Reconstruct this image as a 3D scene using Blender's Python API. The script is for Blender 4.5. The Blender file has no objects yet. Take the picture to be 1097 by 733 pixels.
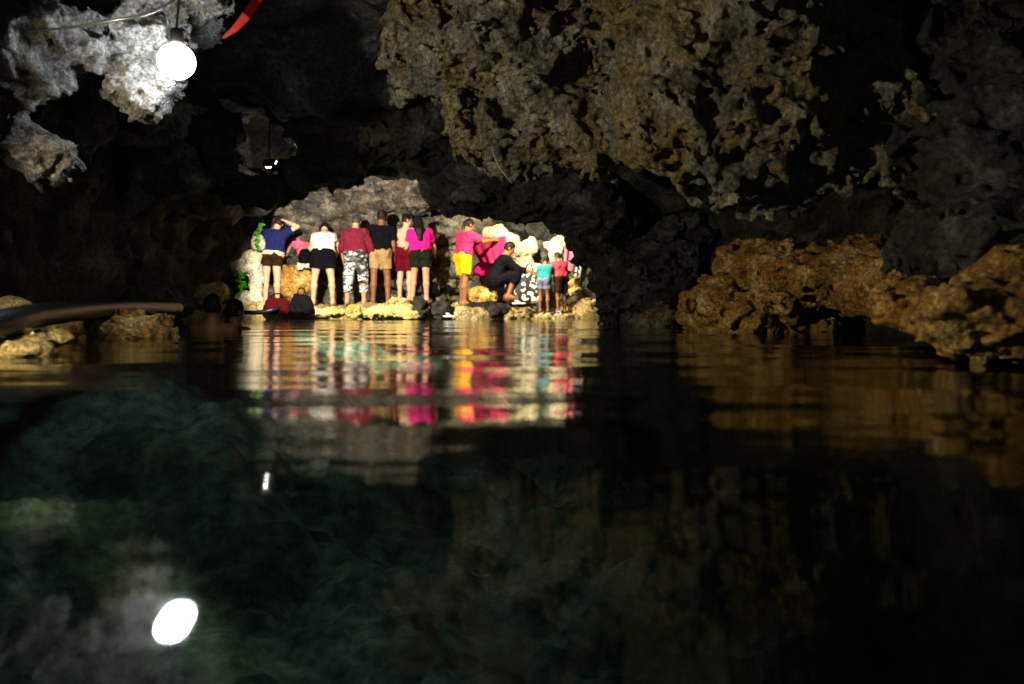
import bpy, math, random
import numpy as np
from mathutils import Vector, Matrix

random.seed(7)
S = bpy.context.scene
C = S.collection
PI = math.pi
R = math.radians

# ------------------------------------------------------------------ camera
W0, H0, F, Y0, CAMZ = 1097.0, 733.0, 837.0, 326.0, 0.25
cam = bpy.data.cameras.new('camera')
camo = bpy.data.objects.new('camera', cam)
C.objects.link(camo)
camo.location = (0, 0, CAMZ)
camo.rotation_euler = (R(90), 0, 0)
cam.sensor_fit = 'HORIZONTAL'
cam.sensor_width = 36.0
cam.lens = 36.0 * F / W0
cam.shift_y = -(H0 / 2 - Y0) / W0
cam.dof.use_dof = True
cam.dof.focus_distance = 6.5
cam.dof.aperture_fstop = 1.5
cam.clip_start = 0.02
cam.clip_end = 500
S.camera = camo

# ------------------------------------------------------------------ world
w = bpy.data.worlds.new("World")
S.world = w
w.use_nodes = True
wn = w.node_tree
sky = wn.nodes.new('ShaderNodeTexSky')
sky.sky_type = 'NISHITA'
sky.sun_disc = False
sky.sun_elevation = R(25)
sky.sun_rotation = R(170)
wn.links.new(sky.outputs[0], wn.nodes['Background'].inputs[0])
wn.nodes['Background'].inputs[1].default_value = 0.05     # outside the cave, closed off by the rock

# ------------------------------------------------------------------ exposure and render settings
S.view_settings.view_transform = 'Standard'
S.view_settings.look = 'None'
S.view_settings.exposure = 0.0
S.view_settings.gamma = 1.0
S.view_settings.use_curve_mapping = False
S.render.engine = 'CYCLES'
S.cycles.use_denoising = True
S.cycles.max_bounces = 8
S.cycles.diffuse_bounces = 3
S.cycles.glossy_bounces = 4
S.cycles.transparent_max_bounces = 12
S.cycles.sample_clamp_indirect = 6.0
S.cycles.caustics_reflective = False
S.cycles.caustics_refractive = False
S.cycles.filter_width = 1.5
S.render.filter_size = 1.5

# light strengths, tuned in one place
BULB_EMIT = 48.0         # the round lamp near the camera
FLOOD_W = 2250.0           # the floodlight turned to the bathers
ARCH_W = 560.0            # the lamp hung up inside the far arch
FILL_W = 20.0             # added weak cool fill behind the camera, no real source
ENTRY_W = 390.0            # the warm lamp on the left bank, beside the camera


def P(px, py, Y):
    """point at depth Y seen at a place of the photograph"""
    return Vector(((px - W0 / 2) / F * Y, Y, CAMZ + (Y0 - py) / F * Y))


def lamp(kind, name, loc, watts, col, target=None, **kw):
    l = bpy.data.lights.new(name, kind)
    l.energy = watts
    l.color = col
    for k, v in kw.items():
        setattr(l, k, v)
    o = bpy.data.objects.new(name, l)
    C.objects.link(o)
    o.location = loc
    if target is not None:
        o.rotation_euler = (Vector(target) - Vector(loc)).to_track_quat('-Z', 'Y').to_euler()
    return o


FLOOD_P = P(290, 176, 9.6)
lamp('SPOT', 'flood_light', FLOOD_P + Vector((0.02, 0.09, -0.03)), FLOOD_W, (1.0, 0.87, 0.68), (-1.75, 14.4, 0.62),
     spot_size=R(78), spot_blend=0.30, shadow_soft_size=0.05)
lamp('SPOT', 'arch_light', (0.1, 12.7, 2.15), ARCH_W, (1.0, 0.84, 0.52), (0.15, 14.5, 0.8), spot_size=R(92), spot_blend=0.4, shadow_soft_size=0.05)
lamp('SPOT', 'entry_light', (-3.2, 2.4, 0.8), ENTRY_W, (1.0, 0.85, 0.58), (1.5, 6.0, 0.75), spot_size=R(98), spot_blend=0.5, shadow_soft_size=0.06)

lamp('SPOT', 'bank_fill', (-2.15, 2.7, 0.5), 75.0, (1.0, 0.84, 0.55), (-2.45, 3.8, 0.10), spot_size=R(60), spot_blend=0.5, shadow_soft_size=0.04)   # unseen warm fill, added to brighten the pale rocks by the pipe
lamp('POINT', 'cool_fill', (0.8, -3.4, 1.3), FILL_W, (0.70, 0.85, 1.0), shadow_soft_size=0.8)   # unseen cool fill, added to lift the blackest rock

# ------------------------------------------------------------------ noise
def _hash(ix, iy, iz, seed):
    h = (ix.astype(np.uint32) * np.uint32(374761393) + iy.astype(np.uint32) * np.uint32(668265263)
         + iz.astype(np.uint32) * np.uint32(2147483647) + np.uint32(seed * 1274126177 & 0xffffffff))
    h ^= h >> np.uint32(13)
    h *= np.uint32(1274126177)
    h ^= h >> np.uint32(16)
    h *= np.uint32(2246822519)
    h ^= h >> np.uint32(15)
    return h


_G = np.random.RandomState(3).normal(size=(256, 3)).astype(np.float32)
_G /= np.linalg.norm(_G, axis=1, keepdims=True)
_ROT = np.array(Matrix.Rotation(0.7, 3, Vector((0.4, 0.7, 0.5)).normalized()), dtype=np.float32)


def perlin(p, seed=0):
    p = p @ _ROT
    i = np.floor(p)
    f = (p - i).astype(np.float32)
    i = i.astype(np.int64)
    u = f * f * f * (f * (f * 6 - 15) + 10)
    out = 0
    for dx in (0, 1):
        for dy in (0, 1):
            for dz in (0, 1):
                g = _G[_hash(i[:, 0] + dx, i[:, 1] + dy, i[:, 2] + dz, seed) & 255]
                v = g[:, 0] * (f[:, 0] - dx) + g[:, 1] * (f[:, 1] - dy) + g[:, 2] * (f[:, 2] - dz)
                wgt = ((u[:, 0] if dx else 1 - u[:, 0]) * (u[:, 1] if dy else 1 - u[:, 1])
                       * (u[:, 2] if dz else 1 - u[:, 2]))
                out = out + v * wgt
    return out * 1.6


def worley(p, seed=0):
    i = np.floor(p).astype(np.int64)
    f = (p - i).astype(np.float32)
    best = np.full(len(p), 9.0, np.float32)
    for dx in (-1, 0, 1):
        for dy in (-1, 0, 1):
            for dz in (-1, 0, 1):
                h = _hash(i[:, 0] + dx, i[:, 1] + dy, i[:, 2] + dz, seed)
                ox = (h & 1023).astype(np.float32) / 1023
                oy = ((h >> 10) & 1023).astype(np.float32) / 1023
                oz = ((h >> 20) & 1023).astype(np.float32) / 1023
                d = (dx + ox - f[:, 0]) ** 2 + (dy + oy - f[:, 1]) ** 2 + (dz + oz - f[:, 2]) ** 2
                best = np.minimum(best, d)
    return np.sqrt(best)


def craggy(p, spec, seed):
    """spec: list of (kind, size, amplitude); returns outward growth of the rock"""
    out = np.zeros(len(p), np.float32)
    for n, (kind, size, amp) in enumerate(spec):
        sz = np.array(size if isinstance(size, (tuple, list)) else (size,) * 3, np.float32)
        q = p / sz
        if kind == 'fbm':
            out += amp * perlin(q, seed + n)
        elif kind == 'billow':
            out += amp * (np.abs(perlin(q, seed + n)) * 2 - 0.5)
        elif kind == 'ridge':
            out -= amp * (np.abs(perlin(q, seed + n)) * 2 - 0.5)
        elif kind == 'lump':
            q = q + 0.35 * np.stack([perlin(q * 1.3, seed + 50 + n), perlin(q * 1.3 + 9, seed + 60 + n), perlin(q * 1.3 + 19, seed + 70 + n)], 1)
            out += amp * (0.75 - 1.5 * worley(q, seed + n) ** 2)
        elif kind == 'pit':
            q = q + 0.35 * np.stack([perlin(q * 1.3, seed + 50 + n), perlin(q * 1.3 + 9, seed + 60 + n), perlin(q * 1.3 + 19, seed + 70 + n)], 1)
            out -= amp * np.clip(1.0 - 1.9 * worley(q, seed + n), 0, 1)
    return out


# ------------------------------------------------------------------ distance fields to meshes
def surface_nets(f, origin, h):
    s = f < 0
    nx, ny, nz = f.shape
    cnt = np.zeros((nx - 1, ny - 1, nz - 1), np.uint8)
    corners = [(a, b, c) for a in (0, 1) for b in (0, 1) for c in (0, 1)]
    for a, b, c in corners:
        cnt += s[a:nx - 1 + a, b:ny - 1 + b, c:nz - 1 + c]
    ci = np.argwhere((cnt > 0) & (cnt < 8))
    if len(ci) == 0:
        return np.zeros((0, 3)), np.zeros((0, 4), int)
    vals = np.stack([f[ci[:, 0] + a, ci[:, 1] + b, ci[:, 2] + c] for a, b, c in corners], 1)
    cr = np.array(corners, np.float32)
    acc = np.zeros((len(ci), 3), np.float32)
    num = np.zeros(len(ci), np.float32)
    for i in range(8):
        for j in range(i + 1, 8):
            if np.abs(cr[i] - cr[j]).sum() != 1:
                continue
            va, vb = vals[:, i], vals[:, j]
            m = (va < 0) != (vb < 0)
            t = np.where(m, va / np.where(m, va - vb, 1), 0)
            acc += np.where(m[:, None], cr[i] + t[:, None] * (cr[j] - cr[i]), 0)
            num += m
    v = (ci + acc / num[:, None]) * h + np.array(origin)
    idm = np.full((nx - 1, ny - 1, nz - 1), -1, np.int32)
    idm[ci[:, 0], ci[:, 1], ci[:, 2]] = np.arange(len(ci))
    quads = []
    for ax in range(3):
        b, c = (ax + 1) % 3, (ax + 2) % 3
        sl0 = [slice(None)] * 3
        sl1 = [slice(None)] * 3
        sl0[ax] = slice(0, -1)
        sl1[ax] = slice(1, None)
        ch = s[tuple(sl0)] != s[tuple(sl1)]
        e = np.argwhere(ch)
        shp = np.array(f.shape)
        ok = (e[:, b] > 0) & (e[:, c] > 0) & (e[:, b] < shp[b] - 1) & (e[:, c] < shp[c] - 1)
        e = e[ok]
        flip = s[e[:, 0], e[:, 1], e[:, 2]]
        q = []
        for db, dc in ((-1, -1), (0, -1), (0, 0), (-1, 0)):
            k = e.copy()
            k[:, b] += db
            k[:, c] += dc
            q.append(idm[k[:, 0], k[:, 1], k[:, 2]])
        q = np.stack(q, 1)
        q[~flip] = q[~flip][:, ::-1]
        quads.append(q)
    return v, np.concatenate(quads)


def mesh_from(name, v, q, mat, smooth=True, mats=None, midx=None):
    m = bpy.data.meshes.new(name)
    n, k = len(q), q.shape[1]
    m.vertices.add(len(v))
    m.vertices.foreach_set('co', np.asarray(v, np.float32).ravel())
    m.loops.add(n * k)
    m.loops.foreach_set('vertex_index', np.asarray(q, np.int32).ravel())
    m.polygons.add(n)
    m.polygons.foreach_set('loop_start', np.arange(0, n * k, k, dtype=np.int32))
    for mm in (mats or [mat]):
        m.materials.append(mm)
    if midx is not None:
        m.polygons.foreach_set('material_index', np.asarray(midx, np.int32))
    m.update(calc_edges=True)
    m.validate()
    if smooth:
        m.polygons.foreach_set('use_smooth', np.ones(len(m.polygons), bool))
    return m


def link(name, mesh, parent=None, loc=None):
    o = bpy.data.objects.new(name, mesh)
    C.objects.link(o)
    if parent is not None:
        o.parent = parent
    if loc is not None:
        o.location = loc
    return o


def tag(o, label=None, cat=None, group=None, kind=None):
    if label:
        o['label'] = label
    if cat:
        o['category'] = cat
    if group:
        o['group'] = group
    if kind:
        o['kind'] = kind
    return o


def thing(name, label, cat, loc=(0, 0, 0), rz=0.0, group=None):
    o = bpy.data.objects.new(name, None)
    o.empty_display_size = 0.1
    C.objects.link(o)
    o.location = loc
    o.rotation_euler = (0, 0, rz)
    return tag(o, label, cat, group)


def smin(a, b, k):
    h = np.maximum(k - np.abs(a - b), 0) / k
    return np.minimum(a, b) - h * h * k * 0.25


def sd_ell(X, Y, Z, c, r):
    x, y, z = (X - c[0]), (Y - c[1]), (Z - c[2])
    k0 = np.sqrt((x / r[0]) ** 2 + (y / r[1]) ** 2 + (z / r[2]) ** 2)
    k1 = np.sqrt((x / r[0] ** 2) ** 2 + (y / r[1] ** 2) ** 2 + (z / r[2] ** 2) ** 2) + 1e-6
    return k0 * (k0 - 1) / k1


def rock(name, lo, hi, h, base, spec, mat, seed, parent=None, origin=(0, 0, 0)):
    xs = np.arange(lo[0], hi[0] + h, h, dtype=np.float32)
    ys = np.arange(lo[1], hi[1] + h, h, dtype=np.float32)
    zs = np.arange(lo[2], hi[2] + h, h, dtype=np.float32)
    X, Y, Z = xs[:, None, None], ys[None, :, None], zs[None, None, :]
    d = np.array(np.broadcast_to(base(X, Y, Z), (len(xs), len(ys), len(zs))), dtype=np.float32)
    B = 0.8 * sum(abs(a) for k, s, a in spec) + 3 * h
    idx = np.argwhere(np.abs(d) < B)
    if len(idx):
        p = np.stack([xs[idx[:, 0]], ys[idx[:, 1]], zs[idx[:, 2]]], 1) + np.array(origin, np.float32)
        for a in range(0, len(idx), 400000):
            i = idx[a:a + 400000]
            d[i[:, 0], i[:, 1], i[:, 2]] -= craggy(p[a:a + 400000], spec, seed)
    v, q = surface_nets(d, lo, h)
    return link(name, mesh_from(name, v, q, mat), parent)


# ------------------------------------------------------------------ materials
def nodes(name):
    m = bpy.data.materials.new(name)
    m.use_nodes = True
    nt = m.node_tree
    return m, nt, nt.nodes['Principled BSDF']


def nd(nt, kind, **kw):
    n = nt.nodes.new(kind)
    for k, v in kw.items():
        if k in n.inputs:
            n.inputs[k].default_value = v
        else:
            setattr(n, k, v)
    return n


def ramp(nt, fac, stops, interp='LINEAR'):
    r = nt.nodes.new('ShaderNodeValToRGB')
    r.color_ramp.interpolation = interp
    e = r.color_ramp.elements
    while len(e) < len(stops):
        e.new(0.5)
    for el, (pos, col) in zip(e, stops):
        el.position = pos
        el.color = (*col, 1)
    nt.links.new(fac, r.inputs[0])
    return r


def rock_mat(name, cols, stain, scale=1.0, rough=0.75, bump=0.6, stain_amt=0.6, blot=None, spec=0.35):
    m, nt, b = nodes(name)
    L = nt.links.new
    tc = nd(nt, 'ShaderNodeTexCoord')
    n1 = nd(nt, 'ShaderNodeTexNoise', Scale=2.2 * scale, Detail=8.0, Roughness=0.62, Distortion=0.4)
    L(tc.outputs['Object'], n1.inputs['Vector'])
    r1 = ramp(nt, n1.outputs['Fac'], [(0.30, cols[0]), (0.48, cols[1]), (0.66, cols[2])])
    n2 = nd(nt, 'ShaderNodeTexNoise', Scale=1.1 * scale, Detail=6.0, Roughness=0.6, Distortion=1.0)
    mp = nd(nt, 'ShaderNodeMapping')
    mp.inputs['Location'].default_value = (4.2, 1.3, 7.7)
    L(tc.outputs['Object'], mp.inputs['Vector'])
    L(mp.outputs[0], n2.inputs['Vector'])
    s2 = ramp(nt, n2.outputs['Fac'], [(0.46, (0, 0, 0)), (0.62, (stain_amt,) * 3)])
    mx = nd(nt, 'ShaderNodeMixRGB')
    L(s2.outputs[0], mx.inputs[0])
    L(r1.outputs[0], mx.inputs[1])
    mx.inputs[2].default_value = (*stain, 1)
    last = mx.outputs[0]
    n3 = nd(nt, 'ShaderNodeTexNoise', Scale=24.0 * scale, Detail=6.0, Roughness=0.7)
    L(tc.outputs['Object'], n3.inputs['Vector'])
    r3 = ramp(nt, n3.outputs['Fac'], [(0.36, (0.22, 0.22, 0.23)), (0.50, (0.85, 0.85, 0.85)), (0.65, (1.9, 1.84, 1.65))])
    mm = nd(nt, 'ShaderNodeMixRGB', blend_type='MULTIPLY')
    mm.inputs[0].default_value = 0.85
    L(last, mm.inputs[1])
    L(r3.outputs[0], mm.inputs[2])
    L(mm.outputs[0], b.inputs['Base Color'])
    b.inputs['Specular IOR Level'].default_value = spec
    rr = ramp(nt, n2.outputs['Fac'], [(0.35, (rough - 0.2,) * 3), (0.65, (min(1, rough + 0.15),) * 3)])
    L(rr.outputs[0], b.inputs['Roughness'])
    n4 = nd(nt, 'ShaderNodeTexNoise', Scale=34.0 * scale, Detail=8.0, Roughness=0.7)
    L(tc.outputs['Object'], n4.inputs['Vector'])
    v4 = nd(nt, 'ShaderNodeTexVoronoi', Scale=15.0 * scale)
    L(n4.outputs['Color'], nd(nt, 'ShaderNodeVectorMath').inputs[0])
    L(tc.outputs['Object'], v4.inputs['Vector'])
    ad = nd(nt, 'ShaderNodeMath', operation='ADD')
    L(n4.outputs['Fac'], ad.inputs[0])
    L(v4.outputs['Distance'], ad.inputs[1])
    bp = nd(nt, 'ShaderNodeBump', Strength=min(1, bump * 1.6), Distance=0.02)
    L(ad.outputs[0], bp.inputs['Height'])
    L(bp.outputs[0], b.inputs['Normal'])
    return m


def plain(name, col, rough=0.7, var=0.25, scale=30.0, bump=0.0, spec=0.3, sheen=0.0, metal=0.0, dark=None):
    m, nt, b = nodes(name)
    L = nt.links.new
    tc = nd(nt, 'ShaderNodeTexCoord')
    n1 = nd(nt, 'ShaderNodeTexNoise', Scale=scale, Detail=5.0, Roughness=0.6)
    L(tc.outputs['Object'], n1.inputs['Vector'])
    lo = tuple(c * (1 - var) for c in col) if dark is None else dark
    r1 = ramp(nt, n1.outputs['Fac'], [(0.3, lo), (0.7, tuple(min(1, c * (1 + var)) for c in col))])
    L(r1.outputs[0], b.inputs['Base Color'])
    b.inputs['Roughness'].default_value = rough
    b.inputs['Specular IOR Level'].default_value = spec
    b.inputs['Metallic'].default_value = metal
    if sheen:
        b.inputs['Sheen Weight'].default_value = sheen
    if bump:
        bp = nd(nt, 'ShaderNodeBump', Strength=bump, Distance=0.01)
        L(n1.outputs['Fac'], bp.inputs['Height'])
        L(bp.outputs[0], b.inputs['Normal'])
    return m


def emit(name, col, strength):
    m, nt, b = nodes(name)
    b.inputs['Base Color'].default_value = (0.8, 0.8, 0.8, 1)
    b.inputs['Emission Color'].default_value = (*col, 1)
    b.inputs['Emission Strength'].default_value = strength
    return m


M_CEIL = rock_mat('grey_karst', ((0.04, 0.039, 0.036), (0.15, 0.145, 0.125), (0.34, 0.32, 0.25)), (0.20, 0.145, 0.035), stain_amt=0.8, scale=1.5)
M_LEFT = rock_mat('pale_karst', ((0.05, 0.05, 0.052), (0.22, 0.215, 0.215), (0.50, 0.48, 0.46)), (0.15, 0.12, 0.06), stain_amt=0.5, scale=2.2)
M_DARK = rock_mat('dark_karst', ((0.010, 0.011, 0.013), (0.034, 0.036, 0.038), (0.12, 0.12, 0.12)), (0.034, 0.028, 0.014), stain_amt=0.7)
M_BACK = rock_mat('banded_karst', ((0.018, 0.018, 0.018), (0.085, 0.081, 0.074), (0.30, 0.28, 0.24)), (0.16, 0.11, 0.05), stain_amt=0.4, scale=1.9)
M_OCHRE = rock_mat('ochre_rock', ((0.08, 0.045, 0.012), (0.44, 0.26, 0.060), (0.78, 0.60, 0.25)), (0.42, 0.19, 0.025), stain_amt=0.6, scale=1.6)
M_SHORE = rock_mat('shore_rock', ((0.20, 0.14, 0.06), (0.42, 0.31, 0.14), (0.60, 0.49, 0.27)), (0.34, 0.27, 0.06), stain_amt=0.6, scale=1.5)
M_PALE = rock_mat('pale_limestone', ((0.50, 0.45, 0.33), (0.70, 0.65, 0.50), (0.80, 0.77, 0.66)), (0.62, 0.50, 0.26), stain_amt=0.5, scale=2.0)
M_SAND = rock_mat('cream_rock', ((0.30, 0.20, 0.05), (0.64, 0.48, 0.17), (0.80, 0.67, 0.33)), (0.50, 0.32, 0.06), stain_amt=0.5, scale=2.0)
M_BLACKROCK = rock_mat('black_rock', ((0.006, 0.006, 0.005), (0.016, 0.014, 0.012), (0.05, 0.046, 0.04)), (0.04, 0.03, 0.012), stain_amt=0.6, scale=2.0)
M_BED = rock_mat('lake_bed_rock', ((0.02, 0.038, 0.028), (0.14, 0.23, 0.175), (0.42, 0.55, 0.43)), (0.055, 0.065, 0.028), stain_amt=0.6, scale=0.4, bump=0.4)

# ------------------------------------------------------------------ the cave: walls and ceiling in one rock
OUT = np.array([(-5.2, -4.5), (-4.6, 0.5), (-4.5, 3.5), (-5.4, 6.5), (-5.9, 9), (-5.7, 12), (-5.2, 14.6), (-4.4, 15.5), (-2.5, 15.9), (-0.6, 15.8),
                (0.6, 15.6), (1.3, 15.0), (1.55, 13.3), (1.95, 10.8), (2.5, 9.0), (3.2, 7.6), (3.7, 5.8), (3.6, 4.2), (3.3, 2.5), (4.0, 0.2), (4.2, -4.5)], np.float32)


def outline_dist(X, Y):
    X2, Y2 = X[:, :, 0], Y[:, :, 0]
    X2, Y2 = np.broadcast_arrays(X2, Y2)
    best = np.full(X2.shape, 1e9, np.float32)
    inside = np.zeros(X2.shape, bool)
    n = len(OUT)
    for i in range(n):
        a, b = OUT[i], OUT[(i + 1) % n]
        ab = b - a
        t = np.clip(((X2 - a[0]) * ab[0] + (Y2 - a[1]) * ab[1]) / (ab @ ab), 0, 1)
        best = np.minimum(best, np.hypot(X2 - a[0] - t * ab[0], Y2 - a[1] - t * ab[1]))
        cr = (a[1] > Y2) != (b[1] > Y2)
        xi = a[0] + (Y2 - a[1]) / (b[1] - a[1] if b[1] != a[1] else 1e-9) * ab[0]
        inside ^= cr & (X2 < xi)
    return np.where(inside, best, -best)


HC = np.array([(0, -4, 2.6), (-3, -3, 2.4), (3, -3, 2.4), (0, 0, 2.7), (-3, 1, 2.5), (3, 1, 2.3), (-2, 4.5, 2.75), (-3.8, 4.5, 2.6), (0, 4, 2.9), (2.5, 4, 2.6),
               (-4.5, 7, 2.6), (-2, 7, 2.9), (0.5, 7, 3.0), (2.5, 6.5, 2.6), (-5, 9.5, 2.5), (-3.1, 8.9, 2.6), (-3.2, 9.7, 2.7), (-2.9, 10.3, 2.6),
               (-5.2, 12.4, 1.9), (-4.4, 12.2, 1.70), (-3.75, 12.2, 1.95), (-3.2, 12.2, 2.40), (-2.7, 12.0, 2.60), (-2.3, 11.0, 2.8), (-1.9, 9.5, 2.15), (-1.5, 9.3, 2.02), (-1.1, 9.3, 1.85), (-0.6, 9.3, 1.62), (-0.2, 9.3, 1.45), (0.2, 9.3, 1.42),
               (0.7, 9.3, 1.40), (1.2, 9.3, 1.35), (-2.1, 8.4, 2.3), (-1.1, 8.4, 2.3), (0, 8.4, 2.2), (1.2, 8.4, 2.1), (-1.5, 11, 3.0), (-0.6, 11, 2.9), (0.4, 11.2, 2.7), (1.1, 11, 2.2), (-2.2, 12.6, 3.1),
               (-4.6, 14.0, 2.5), (-2.5, 14.5, 3.4), (-1, 14.5, 3.3), (0.3, 13.4, 2.7), (0.6, 14.8, 2.3), (-2, 16, 3.2)], np.float32)


def ceil_h(X, Y):
    X2, Y2 = np.broadcast_arrays(X[:, :, 0], Y[:, :, 0])
    num = np.zeros(X2.shape, np.float32)
    den = np.zeros(X2.shape, np.float32)
    for x, y, h in HC:
        wgt = 1.0 / (((X2 - x) ** 2 + (Y2 - y) ** 2) + 0.02) ** 2
        num += wgt * h
        den += wgt
    return num / den


def cave_base(X, Y, Z):
    od = outline_dist(X, Y)[:, :, None]
    hc = ceil_h(X, Y)[:, :, None]
    d = smin(od - 0.12 * np.clip(Z - 0.8, 0, 5), hc - Z, 0.8)
    return d


CRAG_BIG = [('fbm', 1.9, 0.30), ('fbm', (0.9, 0.9, 0.6), 0.18), ('billow', 0.5, 0.10), ('pit', 0.6, 0.22), ('lump', 0.32, 0.09), ('billow', 0.2, 0.04)]
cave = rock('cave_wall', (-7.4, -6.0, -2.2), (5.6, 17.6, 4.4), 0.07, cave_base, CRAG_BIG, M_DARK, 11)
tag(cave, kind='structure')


def ells(items, k=0.15):
    cr = [(P(px, py, Y), (rx / F * Y, ry, rz / F * Y)) for px, py, Y, rx, rz, ry in items]

    def f(X, Yy, Z):
        d = None
        for c, r in cr:
            e = sd_ell(X, Yy, Z, c, r)
            d = e if d is None else smin(d, e, k)
        return d
    lo = [min(c[i] - r[i] for c, r in cr) - 0.35 for i in range(3)]
    hi = [max(c[i] + r[i] for c, r in cr) + 0.35 for i in range(3)]
    return f, lo, hi


CRAG = [('fbm', 0.62, 0.22), ('ridge', (0.36, 0.36, 0.26), 0.13), ('lump', 0.21, 0.07), ('pit', 0.22, 0.13), ('ridge', 0.13, 0.065), ('pit', 0.10, 0.035), ('lump', 0.09, 0.075), ('ridge', 0.055, 0.024), ('fbm', 0.035, 0.014)]

CRAG_R0 = [('fbm', 0.6, 0.15), ('ridge', (0.3, 0.3, 0.2), 0.09), ('lump', 0.20, 0.07), ('pit', 0.2, 0.08), ('lump', 0.10, 0.035)]

# the two masses that hang from the ceiling on the right, and the pale overhang behind the round lamp
f, lo, hi = ells([(545, -30, 6.8, 105, 85, 0.9), (560, 70, 6.5, 88, 70, 0.6), (575, 118, 6.4, 72, 42, 0.5), (622, 158, 6.3, 36, 22, 0.35),
                  (512, 140, 6.3, 30, 20, 0.3), (560, 150, 6.4, 50, 22, 0.35), (640, 40, 6.9, 60, 80, 0.6), (455, 30, 6.8, 30, 60, 0.4), (690, 60, 6.3, 50, 60, 0.5), (665, 120, 6.2, 34, 40, 0.4)])
o = rock('hanging_rock', lo, hi, 0.0175, f, CRAG, M_CEIL, 21)
tag(o, 'rugged grey brown rock mass hanging from the ceiling right above the bathers', 'rock')
f, lo, hi = ells([(830, -40, 5.5, 150, 90, 0.9), (800, 60, 5.3, 120, 75, 0.6), (790, 140, 5.1, 105, 44, 0.5), (722, 118, 5.2, 40, 34, 0.35),
                  (870, 140, 5.1, 75, 42, 0.45), (735, 35, 5.4, 36, 24, 0.3), (900, 60, 5.4, 60, 80, 0.5), (850, 178, 5.05, 60, 16, 0.3), (930, 150, 5.1, 45, 34, 0.4), (700, 70, 5.4, 40, 50, 0.4)])
o = rock('hanging_rock', lo, hi, 0.016, f, CRAG, M_CEIL, 35)
tag(o, 'wide lumpy olive grey rock mass hanging over the amber outcrop on the right', 'rock')
f, lo, hi = ells([(110, -26, 5.3, 130, 44, 0.5), (152, 45, 5.25, 42, 36, 0.3), (152, 100, 5.15, 24, 32, 0.22), (60, 40, 4.85, 46, 32, 0.3),
                  (24, 64, 4.75, 36, 50, 0.3), (24, 150, 4.78, 20, 30, 0.2), (48, 172, 4.75, 20, 13, 0.2), (92, 132, 5.75, 20, 26, 0.18), (205, 10, 5.8, 22, 40, 0.25)], 0.10)
o = rock('hanging_rock', lo, hi, 0.018, f, [('fbm', 0.45, 0.11), ('ridge', 0.25, 0.075), ('lump', 0.15, 0.05), ('pit', 0.17, 0.10), ('pit', 0.085, 0.04), ('lump', 0.065, 0.032), ('fbm', 0.045, 0.012)], M_LEFT, 44)
tag(o, 'pale grey jagged rock hanging from the ceiling behind the glowing round lamp', 'rock')
f, lo, hi = ells([(260, 196, 10.8, 11, 17, 0.16), (254, 205, 10.8, 8, 10, 0.12), (258, 170, 11.0, 10, 40, 0.2)], 0.10)
o = rock('hanging_rock', lo, hi, 0.026, f, CRAG[5:], M_CEIL, 46)
tag(o, 'small dim grey rock knob hanging left of the floodlight', 'rock')

f, lo, hi = ells([(410, 168, 9.5, 56, 13, 0.5), (478, 186, 9.3, 22, 26, 0.4), (520, 208, 9.1, 40, 20, 0.4), (575, 212, 9.0, 44, 22, 0.5), (632, 218, 9.0, 40, 34, 0.5),
                  (450, 150, 9.0, 60, 20, 0.5), (540, 185, 8.9, 70, 24, 0.5), (316, 192, 9.0, 15, 13, 0.2), (340, 180, 9.0, 32, 16, 0.25), (284, 209, 9.0, 13, 9, 0.2), (362, 168, 9.0, 34, 14, 0.3), (262, 203, 9.0, 18, 13, 0.2), (244, 182, 9.0, 14, 24, 0.25), (356, 130, 9.0, 56, 26, 0.4), (232, 150, 9.0, 26, 30, 0.4)], 0.16)
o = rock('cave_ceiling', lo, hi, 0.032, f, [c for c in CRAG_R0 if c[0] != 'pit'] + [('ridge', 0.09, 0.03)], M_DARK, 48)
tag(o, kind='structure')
f, lo, hi = ells([(326, 212, 14.7, 26, 10, 0.4), (352, 198, 14.7, 22, 12, 0.35), (374, 188, 14.7, 18, 9, 0.35), (300, 226, 14.8, 16, 8, 0.3)], 0.1)
o = rock('hanging_rock', lo, hi, 0.03, f, [('fbm', (0.6, 0.5, 0.25), 0.10), ('ridge', (0.3, 0.3, 0.12), 0.07), ('lump', (0.16, 0.16, 0.09), 0.04), ('billow', 0.07, 0.015)], M_BACK, 49)
tag(o, 'layered grey rock lip slanting up over the bathers in navy and white', 'rock')

# ------------------------------------------------------------------ lit rock shelves behind the bathers
f, lo, hi = ells([(395, 215, 15.3, 95, 22, 0.7), (440, 205, 15.2, 60, 22, 0.8), (340, 240, 15.3, 60, 22, 0.6), (400, 290, 15.6, 120, 60, 0.6), (480, 280, 15.3, 26, 60, 0.6),
                  (300, 290, 15.6, 40, 50, 0.5), (500, 250, 15.2, 20, 40, 0.5), (415, 185, 15.0, 70, 16, 0.6)], 0.3)
o = rock('rock', lo, hi, 0.035, f, [('fbm', (1.3, 1.0, 0.5), 0.24), ('ridge', (0.55, 0.5, 0.20), 0.17), ('lump', (0.30, 0.3, 0.14), 0.09), ('pit', (0.3, 0.3, 0.14), 0.10), ('ridge', (0.14, 0.14, 0.08), 0.05), ('billow', 0.08, 0.02)], M_BACK, 52)
tag(o, 'folded grey brown rock face lit up behind the standing bathers', 'rock')

# ------------------------------------------------------------------ shore ledge, lake bed
def shore_base(X, Y, Z):
    edge = 13.15 + 0.22 * np.sin(X * 1.7) + 0.12 * np.sin(X * 4.1 + 1) + 0.4 * np.clip(X - 0.3, 0, 2) - 0.35 * np.clip(-3.6 - X, 0, 0.6)
    top = 0.17 - 0.11 * np.clip((X + 0.3) / 0.7, 0, 1) + 0.05 * np.clip(Y - 14, 0, 2) + 0.02 * np.sin(X * 3 + Y * 2)
    d1 = Z - top
    d2 = (edge - Y) * 0.75 + (Z - 0.05) * 0.25
    return np.maximum(d1, d2) * 0.9


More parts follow.
